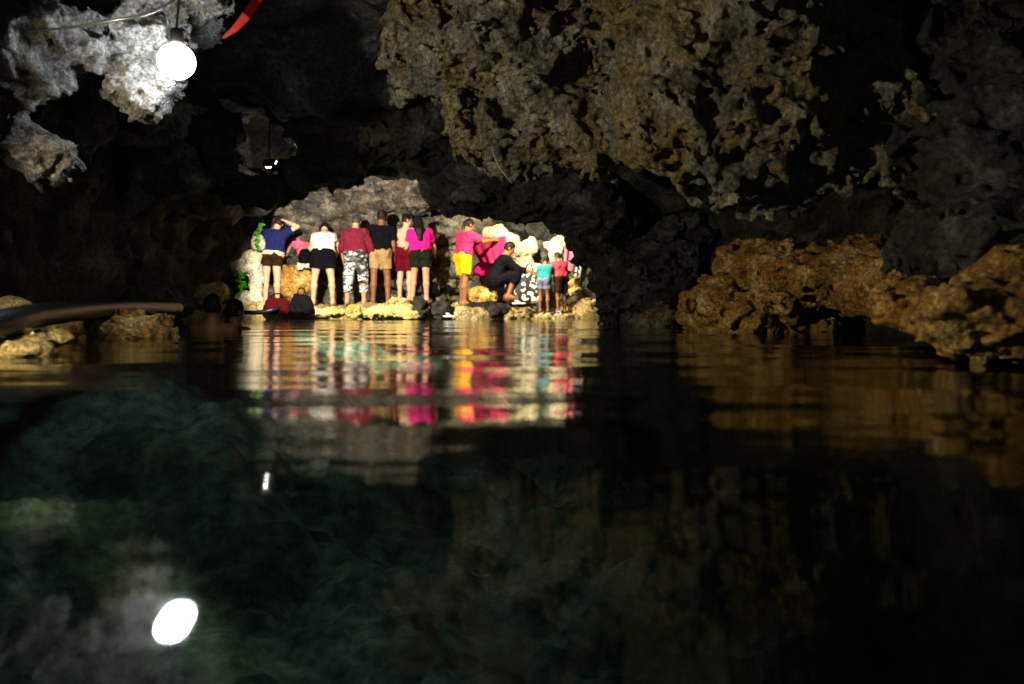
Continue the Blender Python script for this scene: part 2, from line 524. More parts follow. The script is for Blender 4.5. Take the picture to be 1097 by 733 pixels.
o = rock('shore', (-6.2, 12.3, -0.8), (2.0, 16.6, 0.8), 0.035, shore_base,
         [('fbm', (0.7, 0.6, 0.5), 0.08), ('ridge', 0.3, 0.05), ('lump', (0.2, 0.18, 0.12), 0.045), ('ridge', 0.1, 0.022)], M_SHORE, 61)
tag(o, kind='structure')


def bed_grid():
    xs = np.linspace(-7, 5.5, 170)
    ys = np.linspace(-5.5, 14.2, 260)
    X, Y = np.meshgrid(xs, ys, indexing='ij')
    z = -1.25 + 0.95 * np.clip((-1.7 - X) / 2.4, 0, 1) ** 1.2 + 0.5 * np.clip((X - 1.5) / 2, 0, 1) + 1.0 * np.clip((Y - 10.5) / 3.2, 0, 1)
    z += 0.55 * np.exp(-(((X + 2.3) / 1.0) ** 2 + ((Y - 5.4) / 1.3) ** 2))
    p = np.stack([X.ravel(), Y.ravel(), np.zeros(X.size)], 1).astype(np.float32)
    z = z.ravel() + craggy(p, [('fbm', 2.0, 0.25), ('billow', 0.9, 0.20), ('lump', 0.6, 0.16), ('billow', 0.25, 0.07)], 71)
    z = np.minimum(z, -0.10)
    v = np.stack([X.ravel(), Y.ravel(), z], 1)
    n = len(ys)
    i, j = np.meshgrid(np.arange(len(xs) - 1), np.arange(n - 1), indexing='ij')
    a = (i * n + j).ravel()
    return v, np.stack([a, a + n, a + n + 1, a + 1], 1)


v, q = bed_grid()
tag(link('lake_bed', mesh_from('lake_bed', v, q, M_BED)), kind='structure')


# ------------------------------------------------------------------ water
def water_mat():
    m, nt, b = nodes('lake_water')
    nt.nodes.remove(b)
    L = nt.links.new
    tc = nd(nt, 'ShaderNodeTexCoord')

    def layer(scale, sx, sy, detail):
        mp = nd(nt, 'ShaderNodeMapping')
        mp.inputs['Scale'].default_value = (sx, sy, 1)
        mp.inputs['Rotation'].default_value = (0, 0, 0.12)
        L(tc.outputs['Object'], mp.inputs['Vector'])
        n = nd(nt, 'ShaderNodeTexNoise', Scale=scale, Detail=detail, Roughness=0.5)
        L(mp.outputs[0], n.inputs['Vector'])
        return n.outputs['Fac']
    big = layer(0.9, 0.8, 1.3, 1.0)
    mid = layer(2.6, 0.55, 1.5, 2.0)
    fine = layer(8.0, 0.45, 1.5, 2.0)
    a = nd(nt, 'ShaderNodeMath', operation='MULTIPLY_ADD')
    a.inputs[1].default_value = 0.16
    L(mid, a.inputs[0])
    L(big, a.inputs[2])
    # ripples grow towards the shore, where people move about
    sep = nd(nt, 'ShaderNodeSeparateXYZ')
    L(tc.outputs['Object'], sep.inputs[0])
    mr = nd(nt, 'ShaderNodeMapRange')
    mr.inputs['From Min'].default_value = 2.0
    mr.inputs['From Max'].default_value = 9.0
    mr.inputs['To Min'].default_value = 0.004
    mr.inputs['To Max'].default_value = 0.036
    L(sep.outputs['Y'], mr.inputs['Value'])
    c = nd(nt, 'ShaderNodeMath', operation='MULTIPLY')
    L(fine, c.inputs[0])
    L(mr.outputs[0], c.inputs[1])
    s = nd(nt, 'ShaderNodeMath', operation='ADD')
    L(a.outputs[0], s.inputs[0])
    L(c.outputs[0], s.inputs[1])
    bp = nd(nt, 'ShaderNodeBump', Strength=1.0, Distance=0.030)
    L(s.outputs[0], bp.inputs['Height'])
    fr = nd(nt, 'ShaderNodeFresnel', IOR=1.33)
    L(bp.outputs[0], fr.inputs['Normal'])
    gl = nd(nt, 'ShaderNodeBsdfGlossy', Roughness=0.03)
    ro = nd(nt, 'ShaderNodeMapRange')       # wind and bathers leave finer ripples towards the shore
    ro.inputs['From Min'].default_value = 0.55
    ro.inputs['From Max'].default_value = 2.6
    ro.inputs['To Min'].default_value = 0.030
    ro.inputs['To Max'].default_value = 0.09
    L(sep.outputs['Y'], ro.inputs['Value'])
    L(ro.outputs[0], gl.inputs['Roughness'])
    gl.inputs['Color'].default_value = (0.95, 0.97, 0.96, 1)
    L(bp.outputs[0], gl.inputs['Normal'])
    tr = nd(nt, 'ShaderNodeBsdfTransparent')
    tr.inputs['Color'].default_value = (0.78, 0.94, 0.87, 1)
    mx = nd(nt, 'ShaderNodeMixShader')
    L(fr.outputs[0], mx.inputs[0])
    L(tr.outputs[0], mx.inputs[1])
    L(gl.outputs[0], mx.inputs[2])
    L(mx.outputs[0], nt.nodes['Material Output'].inputs['Surface'])
    return m


v = np.array([(-8, -6.5, 0), (6, -6.5, 0), (6, 14.3, 0), (-8, 14.3, 0)], np.float32)
tag(link('water', mesh_from('water', v, np.array([[0, 1, 2, 3]]), water_mat(), smooth=False)), kind='structure')


# ------------------------------------------------------------------ rocks that stand apart
def boulder(name, label, items, h, spec, mat, seed, k=0.08, cat='rock', group=None, flat=None):
    f, lo, hi = ells(items, k)
    g = f
    if flat is not None:
        g = lambda X, Y, Z: np.maximum(f(X, Y, Z), Z - flat)
    c = [(lo[i] + hi[i]) / 2 for i in range(3)]
    g2 = lambda X, Y, Z: g(X + c[0], Y + c[1], Z + c[2])
    pad = 0.35 - sum(abs(s[2]) * 1.2 for s in spec) - 2 * h
    pad = max(0, pad)
    o = rock(name, [lo[i] - c[i] + pad for i in range(3)], [hi[i] - c[i] - pad for i in range(3)], h, g2, spec, mat, seed, origin=c)
    o.location = c
    return tag(o, label, cat, group)


CRAG_R = [('fbm', 0.5, 0.11), ('ridge', (0.26, 0.26, 0.18), 0.06), ('lump', 0.15, 0.055), ('pit', 0.20, 0.08), ('ridge', 0.12, 0.035), ('pit', 0.09, 0.02), ('lump', 0.075, 0.028), ('billow', 0.05, 0.010)]
boulder('outcrop', 'broad amber rock outcrop with a low arch over the water on the right', [
    (800, 330, 7.2, 60, 30, 0.5), (760, 345, 7.4, 26, 22, 0.4), (830, 300, 7.2, 50, 34, 0.5), (890, 298, 6.6, 65, 28, 0.5), (945, 312, 6.0, 36, 22, 0.4),
    (800, 282, 7.6, 28, 18, 0.4), (850, 350, 7.3, 45, 16, 0.4), (930, 290, 6.6, 60, 24, 0.5), (870, 282, 7.0, 60, 14, 0.5), (975, 300, 5.6, 40, 24, 0.5)], 0.022, CRAG_R, M_OCHRE, 81)
boulder('boulder', 'craggy orange boulder overhanging the water at the right edge', [
    (1050, 338, 3.3, 75, 34, 0.3), (1115, 330, 3.4, 80, 52, 0.4), (998, 335, 3.5, 40, 20, 0.25), (985, 322, 4.0, 36, 14, 0.35), (1105, 386, 3.5, 55, 20, 0.2)], 0.014,
    [('fbm', 0.4, 0.08), ('ridge', (0.34, 0.24, 0.12), 0.04), ('lump', 0.13, 0.03), ('pit', 0.12, 0.025), ('ridge', (0.11, 0.08, 0.05), 0.022), ('lump', 0.05, 0.016), ('billow', 0.03, 0.006)], M_OCHRE, 83)
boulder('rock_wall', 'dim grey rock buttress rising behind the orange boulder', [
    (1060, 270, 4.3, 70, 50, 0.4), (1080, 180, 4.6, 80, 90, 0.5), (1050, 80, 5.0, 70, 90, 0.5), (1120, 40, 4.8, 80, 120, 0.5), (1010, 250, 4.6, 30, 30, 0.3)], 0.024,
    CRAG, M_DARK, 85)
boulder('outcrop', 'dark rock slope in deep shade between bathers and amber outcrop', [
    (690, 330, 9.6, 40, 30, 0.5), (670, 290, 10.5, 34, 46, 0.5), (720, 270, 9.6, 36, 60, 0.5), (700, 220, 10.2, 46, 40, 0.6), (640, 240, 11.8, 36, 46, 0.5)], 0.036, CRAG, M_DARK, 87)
boulder('rock', 'grey wet rock low at the waterline left of the amber outcrop', [(700, 345, 8.9, 22, 10, 0.2), (712, 338, 8.9, 12, 10, 0.15)], 0.02, CRAG_R[2:], M_CEIL, 88)

# the left bank by the pipe
boulder('rock', 'pale yellow flat rock below the thick end of the black pipe', [(14, 376, 3.75, 36, 9, 0.14), (26, 366, 3.9, 22, 6, 0.1), (-40, 380, 3.7, 50, 14, 0.2)], 0.014,
        [('fbm', 0.3, 0.03), ('ridge', 0.16, 0.02), ('lump', 0.08, 0.012)], M_SAND, 91)
boulder('rock', 'cream rock with a pointed tip beside the thick end of the pipe', [(50, 361, 4.2, 16, 8, 0.09), (66, 362, 4.2, 13, 4, 0.06)], 0.012,
        [('fbm', 0.2, 0.014), ('lump', 0.07, 0.010)], M_SAND, 92)
boulder('rock', 'pale yellow rock peeking up above the pipe at the left edge', [(12, 334, 5.2, 20, 14, 0.16), (-10, 338, 5.2, 30, 18, 0.2)], 0.016,
        [('fbm', 0.2, 0.03), ('lump', 0.09, 0.014)], M_SAND, 93)
boulder('rock', 'low brown ledge under the far part of the black pipe', [(110, 356, 5.9, 70, 15, 0.3), (40, 356, 5.6, 60, 16, 0.3), (150, 352, 6.2, 30, 14, 0.25)], 0.022, CRAG_R[1:], M_OCHRE, 94)
boulder('rock', 'dark rounded rock behind the far end of the pipe', [(160, 322, 9.0, 30, 12, 0.3), (185, 328, 9.2, 20, 12, 0.3)], 0.03, CRAG_R[2:], M_DARK, 95)
boulder('rock', 'ochre rock lump on the bank behind the two swimmers', [(222, 318, 12.9, 14, 14, 0.2), (236, 312, 13.0, 9, 10, 0.15)], 0.022, CRAG_R[3:], M_SHORE, 96)

# rocks along the bathing ledge
CR_S = [('fbm', 0.28, 0.05), ('ridge', (0.18, 0.16, 0.10), 0.035), ('lump', 0.11, 0.028), ('pit', 0.12, 0.03), ('ridge', 0.06, 0.014)]
boulder('rock', 'flat pale rock at the feet of the bather in the navy shirt', [(288, 330, 13.0, 22, 5, 0.2), (262, 333, 13.0, 16, 4, 0.15)], 0.02, CR_S, M_SAND, 101)
boulder('rock', 'round tan stone below the camouflage trousers', [(379, 334, 12.75, 8.5, 7.5, 0.12)], 0.015, CR_S[2:], M_OCHRE, 102)
boulder('rock', 'long cream slab at the waterline below the black T-shirt bather', [(408, 336, 12.9, 26, 6, 0.2), (352, 335, 12.95, 20, 5, 0.16)], 0.02, CR_S, M_SAND, 103)
boulder('rock', 'cream stones piled below the bather in dark red shorts', [(432, 333, 12.8, 12, 7, 0.14), (428, 324, 13.0, 10, 6, 0.12), (440, 338, 12.7, 14, 5, 0.12)], 0.016, CR_S, M_SAND, 104)
boulder('rock', 'black upright stone in front of the magenta shirt bather', [(450, 329, 12.7, 8, 13, 0.12)], 0.016, CR_S, M_BLACKROCK, 105)
boulder('rock', 'black jagged stone between magenta shirt and yellow shorts bathers', [(472, 333, 12.8, 11, 10, 0.14), (476, 324, 13.0, 6, 8, 0.1)], 0.016, CR_S, M_BLACKROCK, 106)
boulder('rock', 'orange brown stone under the squatting man in black', [(515, 318, 13.9, 16, 9, 0.22)], 0.018, CR_S, M_OCHRE, 107)
boulder('rock', 'dark mossy boulder at the waterline below the squatting man', [(528, 333, 13.1, 22, 9, 0.2), (510, 330, 13.1, 14, 5, 0.16)], 0.018, CR_S, M_BLACKROCK, 108)
boulder('rock', 'small yellow stone at the waterline beside the child in teal', [(564, 336, 13.0, 8, 6, 0.1), (550, 338, 13.05, 9, 4, 0.1)], 0.016, CR_S, M_SHORE, 109)
boulder('rock', 'mossy yellow slope of rock right of the two children', [(628, 334, 13.8, 20, 14, 0.3), (640, 340, 13.3, 16, 7, 0.2)], 0.02, CR_S, M_SHORE, 110)
boulder('rock', 'flat yellow rock under the bather in yellow shorts', [(497, 334, 13.2, 18, 6, 0.25)], 0.018, CR_S[2:], M_SHORE, 111)

# bright limestone
LS = [('fbm', 0.3, 0.05), ('lump', 0.16, 0.05), ('pit', 0.18, 0.04), ('billow', 0.06, 0.010)]
boulder('limestone', 'bright cream knobbly limestone top behind the pink towel', [(527, 250, 14.7, 10, 8, 0.14), (538, 248, 14.7, 7, 8, 0.12), (548, 256, 14.6, 9, 6, 0.12), (536, 262, 14.8, 16, 8, 0.2)], 0.018, LS, M_PALE, 121)
boulder('limestone', 'large bright cream limestone block right of the squatting man', [(552, 268, 14.5, 17, 9, 0.2), (549, 280, 14.6, 14, 8, 0.2), (570, 264, 14.4, 5, 9, 0.08), (562, 285, 14.5, 9, 22, 0.14), (552, 306, 14.6, 10, 16, 0.14)], 0.018, LS, M_PALE, 122)
boulder('limestone', 'tall bright cream limestone stump above the child in pink', [(597, 270, 14.4, 8, 17, 0.14), (588, 263, 14.4, 5, 4, 0.08), (603, 261, 14.4, 5, 5, 0.08)], 0.018, LS[1:], M_PALE, 123)
boulder('limestone', 'slanting cream limestone wedge behind the child in teal', [(573, 288, 14.2, 11, 5, 0.12), (580, 295, 14.1, 7, 7, 0.12)], 0.018, LS[1:], M_PALE, 124)
boulder('limestone', 'stack of cream limestone plates right of the two children', [(622, 303, 14.3, 12, 5, 0.16), (620, 313, 14.2, 10, 5, 0.16), (628, 296, 14.4, 8, 5, 0.14)], 0.018, LS[1:], M_SAND, 125)
boulder('limestone', 'pale mushroom shaped limestone at the left end of the ledge', [(262, 286, 13.6, 15, 7, 0.2), (270, 276, 13.6, 10, 6, 0.15), (274, 300, 13.6, 7, 22, 0.14), (266, 322, 13.5, 14, 9, 0.2)], 0.018, LS[1:], M_PALE, 126)
boulder('limestone', 'dull brown wall of limestone behind the squatting man and children', [(590, 300, 15.0, 46, 40, 0.35), (530, 300, 15.1, 36, 40, 0.35), (620, 280, 15.0, 26, 40, 0.3)], 0.03, CRAG_R, M_BACK, 127)
boulder('limestone', 'grey column of flowstone behind the bather holding the towel', [(487, 245, 14.9, 12, 30, 0.25), (478, 290, 15.0, 14, 34, 0.25), (494, 225, 15.0, 12, 16, 0.25)], 0.025, CRAG_R[1:], M_CEIL, 128)
boulder('stone_block', 'squat brown stone block behind the bare legs of navy shirt bather', [(317, 305, 14.35, 17, 19, 0.22), (310, 300, 14.35, 12, 18, 0.2), (325, 300, 14.35, 11, 17, 0.2)], 0.02, CR_S, M_OCHRE, 129, flat=P(317, 285, 14.35)[2])


# ------------------------------------------------------------------ small geometry helpers
def tube_mesh(name, pts, radii, mat, sides=10, sub=6):
    pts = [Vector(p) for p in pts]
    n = len(pts)
    if not isinstance(radii, (list, tuple)):
        radii = [radii] * n
    path, rad = [], []
    for i in range(n - 1):
        p0, p1, p2, p3 = pts[max(i - 1, 0)], pts[i], pts[i + 1], pts[min(i + 2, n - 1)]
        for s in range(sub):
            t = s / sub
            path.append(0.5 * ((2 * p1) + (p2 - p0) * t + (2 * p0 - 5 * p1 + 4 * p2 - p3) * t * t + (3 * p1 - p0 - 3 * p2 + p3) * t ** 3))
            rad.append(radii[i] * (1 - t) + radii[i + 1] * t)
    path.append(pts[-1])
    rad.append(radii[-1])
    # rounded ends
    d0 = (path[1] - path[0]).normalized()
    d1 = (path[-1] - path[-2]).normalized()
    path = [path[0] - d0 * rad[0] * 0.8] + path + [path[-1] + d1 * rad[-1] * 0.8]
    rad = [rad[0] * 0.25] + rad + [rad[-1] * 0.25]
    vs, fs = [], []
    up = Vector((0, 0, 1))
    for i, p in enumerate(path):
        t = (path[min(i + 1, len(path) - 1)] - path[max(i - 1, 0)]).normalized()
        a = t.cross(up if abs(t.dot(up)) < 0.95 else Vector((1, 0, 0))).normalized()
        b = a.cross(t)
        for s in range(sides):
            an = 2 * PI * s / sides
            vs.append(p + (a * math.cos(an) + b * math.sin(an)) * rad[i])
    for i in range(len(path) - 1):
        for s in range(sides):
            s2 = (s + 1) % sides
            fs.append((i * sides + s, i * sides + s2, (i + 1) * sides + s2, (i + 1) * sides + s))
    fs.append(tuple(range(sides - 1, -1, -1)))
    fs.append(tuple(range((len(path) - 1) * sides, len(path) * sides)))
    m = bpy.data.meshes.new(name)
    m.from_pydata([tuple(v) for v in vs], [], fs)
    m.materials.append(mat)
    for p in m.polygons:
        p.use_smooth = True
    m.update()
    return m


def lathe_mesh(name, prof, mat, sides=28):
    vs, fs = [], []
    for r, z in prof:
        for s in range(sides):
            a = 2 * PI * s / sides
            vs.append((r * math.cos(a), r * math.sin(a), z))
    for i in range(len(prof) - 1):
        for s in range(sides):
            s2 = (s + 1) % sides
            fs.append((i * sides + s, i * sides + s2, (i + 1) * sides + s2, (i + 1) * sides + s))
    fs.append(tuple(range(sides - 1, -1, -1)))
    fs.append(tuple(range((len(prof) - 1) * sides, len(prof) * sides)))
    m = bpy.data.meshes.new(name)
    m.from_pydata(vs, [], fs)
    m.materials.append(mat)
    for p in m.polygons:
        p.use_smooth = len(p.vertices) == 4
    m.update()
    return m


def box_mesh(name, c, s, mat, bev=0.01):
    import bmesh
    bm = bmesh.new()
    bmesh.ops.create_cube(bm, size=1)
    for v_ in bm.verts:
        v_.co = Vector((c[0] + v_.co.x * s[0], c[1] + v_.co.y * s[1], c[2] + v_.co.z * s[2]))
    if bev:
        bmesh.ops.bevel(bm, geom=list(bm.edges), offset=bev, segments=2, affect='EDGES', profile=0.6)
    m = bpy.data.meshes.new(name)
    bm.to_mesh(m)
    bm.free()
    m.materials.append(mat)
    return m


class Field:
    """soft union of tapered limbs and ellipsoids, meshed as one continuous skin"""

    def __init__(self):
        self.p = []

    def cone(self, a, b, ra, rb, k=0.03, cuts=(), sub=False):
        a, b = np.array(a, float), np.array(b, float)
        r = max(ra, rb) + k + 0.03
        self.p.append(('c', a, b, ra, rb, k, cuts, sub, np.minimum(a, b) - r, np.maximum(a, b) + r))
        return self

    def ball(self, c, r, k=0.03, cuts=(), rot=None, sub=False):
        c, r = np.array(c, float), np.array(r if hasattr(r, '__len__') else (r,) * 3, float)
        e = max(r) + k + 0.03
        self.p.append(('e', c, r, rot, None, k, cuts, sub, c - e, c + e))
        return self

    def eval(self, h):
        lo = np.min([p[8] for p in self.p if not p[7]], axis=0)
        hi = np.max([p[9] for p in self.p if not p[7]], axis=0)
        n = np.ceil((hi - lo) / h).astype(int) + 1
        d = np.full(n, 0.5, np.float32)
        for kind, a, b, c, e, k, cuts, sub, l, u in self.p:
            i0 = np.maximum(np.floor((l - lo) / h).astype(int), 0)
            i1 = np.minimum(np.ceil((u - lo) / h).astype(int) + 1, n)
            if (i1 <= i0).any():
                continue
            g = np.stack(np.meshgrid(*[lo[i] + np.arange(i0[i], i1[i]) * h for i in range(3)], indexing='ij'), -1)
            if kind == 'c':
                ab = b - a
                t = np.clip(((g - a) @ ab) / max(ab @ ab, 1e-9), 0, 1)
                dd = np.linalg.norm(g - a - t[..., None] * ab, axis=-1) - (c + (e - c) * t)
            else:
                q = g - a
                if c is not None:
                    q = q @ np.array(c)
                k0 = np.linalg.norm(q / b, axis=-1)
                k1 = np.linalg.norm(q / b ** 2, axis=-1) + 1e-6
                dd = k0 * (k0 - 1) / k1
            for pt, nrm in cuts:
                dd = np.maximum(dd, (g - np.array(pt)) @ np.array(nrm))
            sl = tuple(slice(i0[i], i1[i]) for i in range(3))
            if sub:
                d[sl] = -smin(-d[sl], dd, k)
            else:
                d[sl] = smin(d[sl], dd, k)
        return d, lo

    def mesh(self, name, h, mat, mats=None, pick=None, fold=0.0, seed=1, fsize=(0.08, 0.08, 0.16)):
        d, lo = self.eval(h)
        if fold:
            idx = np.argwhere(np.abs(d) < fold * 2.5 + h * 2)
            p = (idx * h + lo).astype(np.float32)
            d[idx[:, 0], idx[:, 1], idx[:, 2]] -= fold * perlin(p / np.array(fsize, np.float32), seed) + fold * 0.6 * perlin(p / 0.045, seed + 3)
        v, q = surface_nets(d, lo, h)
        mi = None
        if pick is not None:
            mi = pick(v[q].mean(1))
        return mesh_from(name, v, q, mat, mats=mats, midx=mi)


# ------------------------------------------------------------------ people
M_SKIN = plain('skin_tan', (0.50, 0.285, 0.175), 0.5, 0.10, 9, 0, 0.35)
M_SKIN_L = plain('skin_light', (0.60, 0.38, 0.26), 0.5, 0.10, 9, 0, 0.35)
M_SKIN_D = plain('skin_brown', (0.22, 0.095, 0.040), 0.5, 0.12, 9, 0, 0.35)
M_EYE = plain('eye_dark', (0.03, 0.02, 0.015), 0.2, 0.1, 9)
M_LIP = plain('lip', (0.36, 0.13, 0.10), 0.45, 0.1, 9)
M_HAIR = plain('hair_black', (0.008, 0.006, 0.005), 0.5, 0.5, 60, 0.6, 0.15)
M_HAIR_B = plain('hair_brown', (0.020, 0.009, 0.005), 0.5, 0.4, 60, 0.6, 0.15)
M_HAIR_G = plain('hair_grey', (0.045, 0.042, 0.042), 0.5, 0.4, 60, 0.6, 0.2)


def unit(v):
    v = np.array(v, float)
    return v / np.linalg.norm(v)


def cloth(name, col, var=0.18, scale=14.0):
    return plain(name, col, 0.9, var, scale, 0.25, 0.06)


M_NAVY = cloth('navy_cotton', (0.012, 0.015, 0.085))
M_PINK = cloth('pink_cotton', (0.62, 0.16, 0.24))
M_WHITE = cloth('white_cotton', (0.74, 0.74, 0.72), 0.06)
M_BLACK = cloth('black_cotton', (0.004, 0.004, 0.006), 0.3)
M_DARKG = cloth('dark_green_cotton', (0.010, 0.013, 0.006), 0.3)
M_MAROON = cloth('maroon_cotton', (0.150, 0.013, 0.030))
M_KHAKI = cloth('khaki_cotton', (0.34, 0.22, 0.10))
M_RED = cloth('dark_red_cotton', (0.10, 0.003, 0.010))
M_MAGENTA = cloth('magenta_cotton', (0.62, 0.012, 0.20), 0.1)
M_ROSE = cloth('rose_cotton', (0.38, 0.022, 0.095), 0.15)
M_YELLOW = cloth('yellow_cotton', (0.58, 0.36, 0.008), 0.12)
M_TEAL = cloth('teal_cotton', (0.02, 0.20, 0.22))
M_CORAL = cloth('coral_cotton', (0.58, 0.05, 0.085), 0.12)
M_DENIM = cloth('denim', (0.14, 0.15, 0.24), 0.3)
M_BROWN = cloth('brown_cotton', (0.026, 0.012, 0.006), 0.3)
M_GREYC = cloth('grey_cotton', (0.42, 0.44, 0.46))


def camo_mat():
    m, nt, b = nodes('grey_camouflage')
    tc = nd(nt, 'ShaderNodeTexCoord')
    mp = nd(nt, 'ShaderNodeMapping')
    mp.inputs['Scale'].default_value = (1, 1, 1.9)
    nt.links.new(tc.outputs['Object'], mp.inputs[0])
    n = nd(nt, 'ShaderNodeTexNoise', Scale=6.0, Detail=2.0, Roughness=0.5, Distortion=0.6)
    nt.links.new(mp.outputs[0], n.inputs['Vector'])
    r = ramp(nt, n.outputs['Fac'], [(0.0, (0.02, 0.02, 0.022)), (0.43, (0.14, 0.145, 0.15)), (0.51, (0.66, 0.66, 0.64)), (0.60, (0.05, 0.052, 0.055))], 'CONSTANT')
    nt.links.new(r.outputs[0], b.inputs['Base Color'])
    b.inputs['Roughness'].default_value = 0.85
    return m


M_CAMO = camo_mat()


def person(label, loc, rz=0.0, height=1.65, lean=0.0, side=0.0, head=(0.0, 0.0, 0.0), arms=None, legs=None, build=1.0, skin=None,
           hair=('short', None), top=None, bottom=None, extra=None, hand_curl=0.5, pelvis_z=None, group='bathers on the rock ledge', h=0.0105):
    """faces +Y at rz = 0.  arms/legs: pairs (right, left) of (upper dir, lower dir)."""
    s = height / 1.66
    skin = skin or M_SKIN
    hair_kind, hair_mat = hair[0], hair[1] or M_HAIR
    arms = arms or (((0.12, 0.02, -1), (0.06, 0.18, -1)), ((-0.12, 0.02, -1), (-0.06, 0.18, -1)))
    legs = legs or (((0.05, 0.0, -1), (0.02, -0.02, -1)), ((-0.05, 0.0, -1), (-0.02, -0.02, -1)))
    up = unit((math.sin(side), math.sin(lean), math.cos(lean) * math.cos(side)))
    rt = unit(np.array((1.0, 0, 0)) - up * up[0])
    fw = np.cross(up, rt)
    th, sh = 0.42, 0.40
    J = {}
    low = 0
    for i, sg in enumerate((1, -1)):
        hip = np.array((sg * 0.088, 0, 0))
        kn = hip + unit(legs[i][0]) * th
        an = kn + unit(legs[i][1]) * sh
        J['hip', i], J['knee', i], J['ank', i] = hip, kn, an
        low = min(low, an[2])
    pz = (-low + 0.075) if pelvis_z is None else pelvis_z
    base = np.array((0, 0, pz))
    for k in list(J):
        J[k] = J[k] + base
    pel = base + up * 0.05
    waist = base + up * 0.17
    chest = base + up * 0.36
    neck = base + up * 0.50
    hd = unit(up + rt * head[0] + fw * head[1])
    hc = neck + hd * 0.155
    for i, sg in enumerate((1, -1)):
        shd = base + up * 0.435 + rt * sg * 0.165 * build ** 0.5
        el = shd + unit(arms[i][0]) * 0.285
        wr = el + unit(arms[i][1]) * 0.245
        J['sho', i], J['elb', i], J['wri', i] = shd, el, wr
    # head frame
    yaw = head[2]
    hrt = rt * math.cos(yaw) + fw * math.sin(yaw)
    hrt = unit(hrt - hd * (hrt @ hd))
    hfw = np.cross(hd, hrt)
    rot = np.stack([hrt, hfw, hd], 1)
    HP = lambda x, y, z: hc + hrt * x + hfw * y + hd * z
    b = build

    def body(F, g=0.0):
        F.cone(pel - rt * 0.065 * b, pel + rt * 0.065 * b, 0.105 * b + g, 0.105 * b + g, 0.06)
        F.cone(waist - rt * 0.055 * b, waist + rt * 0.055 * b, 0.095 * b + g, 0.095 * b + g, 0.10)
        F.cone(chest - rt * 0.085 * b, chest + rt * 0.085 * b, 0.105 * b + g, 0.105 * b + g, 0.10)
        for i in (0, 1):
            F.ball(J['hip', i] - fw * 0.045 + up * 0.02, 0.085 * b + g, 0.05)
            F.cone(base + up * 0.45, J['sho', i], 0.062 + g, 0.056 + g, 0.05)
        F.cone(base + up * 0.46, neck + hd * 0.02, 0.075 + g, 0.052 + g, 0.05)

    F = Field()
    body(F)
    F.cone(neck - up * 0.02, hc - hd * 0.05, 0.052, 0.050, 0.03)
    F.ball(hc + hd * 0.012, (0.076, 0.094, 0.108), 0.03, rot=rot)
    F.ball(HP(0, 0.030, -0.062), (0.054, 0.058, 0.056), 0.03, rot=rot)
    F.cone(HP(0, 0.088, 0.012), HP(0, 0.104, -0.026), 0.010, 0.015, 0.014)
    for sg in (1, -1):
        F.ball(HP(sg * 0.078, -0.008, -0.008), (0.012, 0.022, 0.032), 0.010, rot=rot)
        F.ball(HP(sg * 0.031, 0.094, 0.012), 0.014, 0.012, sub=True)
        F.ball(HP(sg * 0.031, 0.080, 0.010), 0.0125, 0.004)
    F.cone(HP(-0.02, 0.090, -0.058), HP(0.02, 0.090, -0.058), 0.0095, 0.0095, 0.008)
    for i in (0, 1):
        hip, kn, an = J['hip', i], J['knee', i], J['ank', i]
        ld = unit(an - kn)
        F.cone(hip, kn, 0.088 * b, 0.055, 0.05)
        back = unit(unit(legs[i][1]) * 0.0 - np.array((0, 1, 0)) + ld * ld[1])
        mid = kn + (an - kn) * 0.30 + back * 0.016
        F.cone(kn, mid, 0.053, 0.057, 0.03)
        F.cone(mid, an, 0.056, 0.037, 0.03)
        tw = 0.16 if i == 0 else -0.16
        toe = unit((math.sin(tw), math.cos(tw), 0)) 
        sole = an[2] - 0.072
        cut = (((0, 0, sole), (0, 0, -1)),)
        F.cone(an - toe * 0.035 + (0, 0, -0.035), an + toe * 0.06 + (0, 0, -0.035), 0.036, 0.038, 0.03, cut)
        F.cone(an + toe * 0.05 + (0, 0, -0.040), an + toe * 0.145 + (0, 0, -0.052), 0.042, 0.022, 0.03, cut)
        F.cone(an, an + toe * 0.01 + (0, 0, -0.03), 0.037, 0.038, 0.03)
        shd, el, wr = J['sho', i], J['elb', i], J['wri', i]
        F.cone(shd, el, 0.052 * b ** 0.5, 0.039, 0.03)
        F.cone(el, el + (wr - el) * 0.3, 0.040, 0.042, 0.02)
        F.cone(el + (wr - el) * 0.3, wr, 0.042, 0.027, 0.02)
        # hand: palm, four fingers of unequal length, a thumb from the side of the palm
        ad = unit(wr - el)
        inn = unit(rt * (-1 if i == 0 else 1) - ad * (ad @ (rt * (-1 if i == 0 else 1))))
        acr = np.cross(ad, inn) * (1 if i == 0 else -1)
        pc = wr + ad * 0.045
        for o_ in (-0.024, -0.008, 0.008, 0.024):
            F.cone(wr + acr * o_ * 0.7, wr + ad * 0.088 + acr * o_ * 1.15, 0.014, 0.0125, 0.012)
        for o_, ln in ((-0.030, 0.060), (-0.0105, 0.075), (0.0105, 0.082), (0.030, 0.072)):
            k0 = wr + ad * 0.088 + acr * o_
            c1 = unit(ad + inn * hand_curl * 0.7)
            c2 = unit(ad + inn * hand_curl * 1.8)
            k1 = k0 + c1 * ln * 0.5
            F.cone(k0, k1, 0.0095, 0.0088, 0.004)
            F.cone(k1, k1 + c2 * ln * 0.5, 0.0088, 0.0075, 0.004)
        t0 = wr + ad * 0.025 + acr * 0.026
        t1 = t0 + unit(ad * 0.7 + acr * 0.7 + inn * 0.35) * 0.045
        F.cone(t0, t1, 0.0125, 0.010, 0.010)
        F.cone(t1, t1 + unit(ad + acr * 0.25 + inn * 0.4) * 0.032, 0.010, 0.008, 0.006)

    eyes = np.array([HP(0.031, 0.088, 0.010), HP(-0.031, 0.088, 0.010)])
    lips = HP(0, 0.098, -0.058)

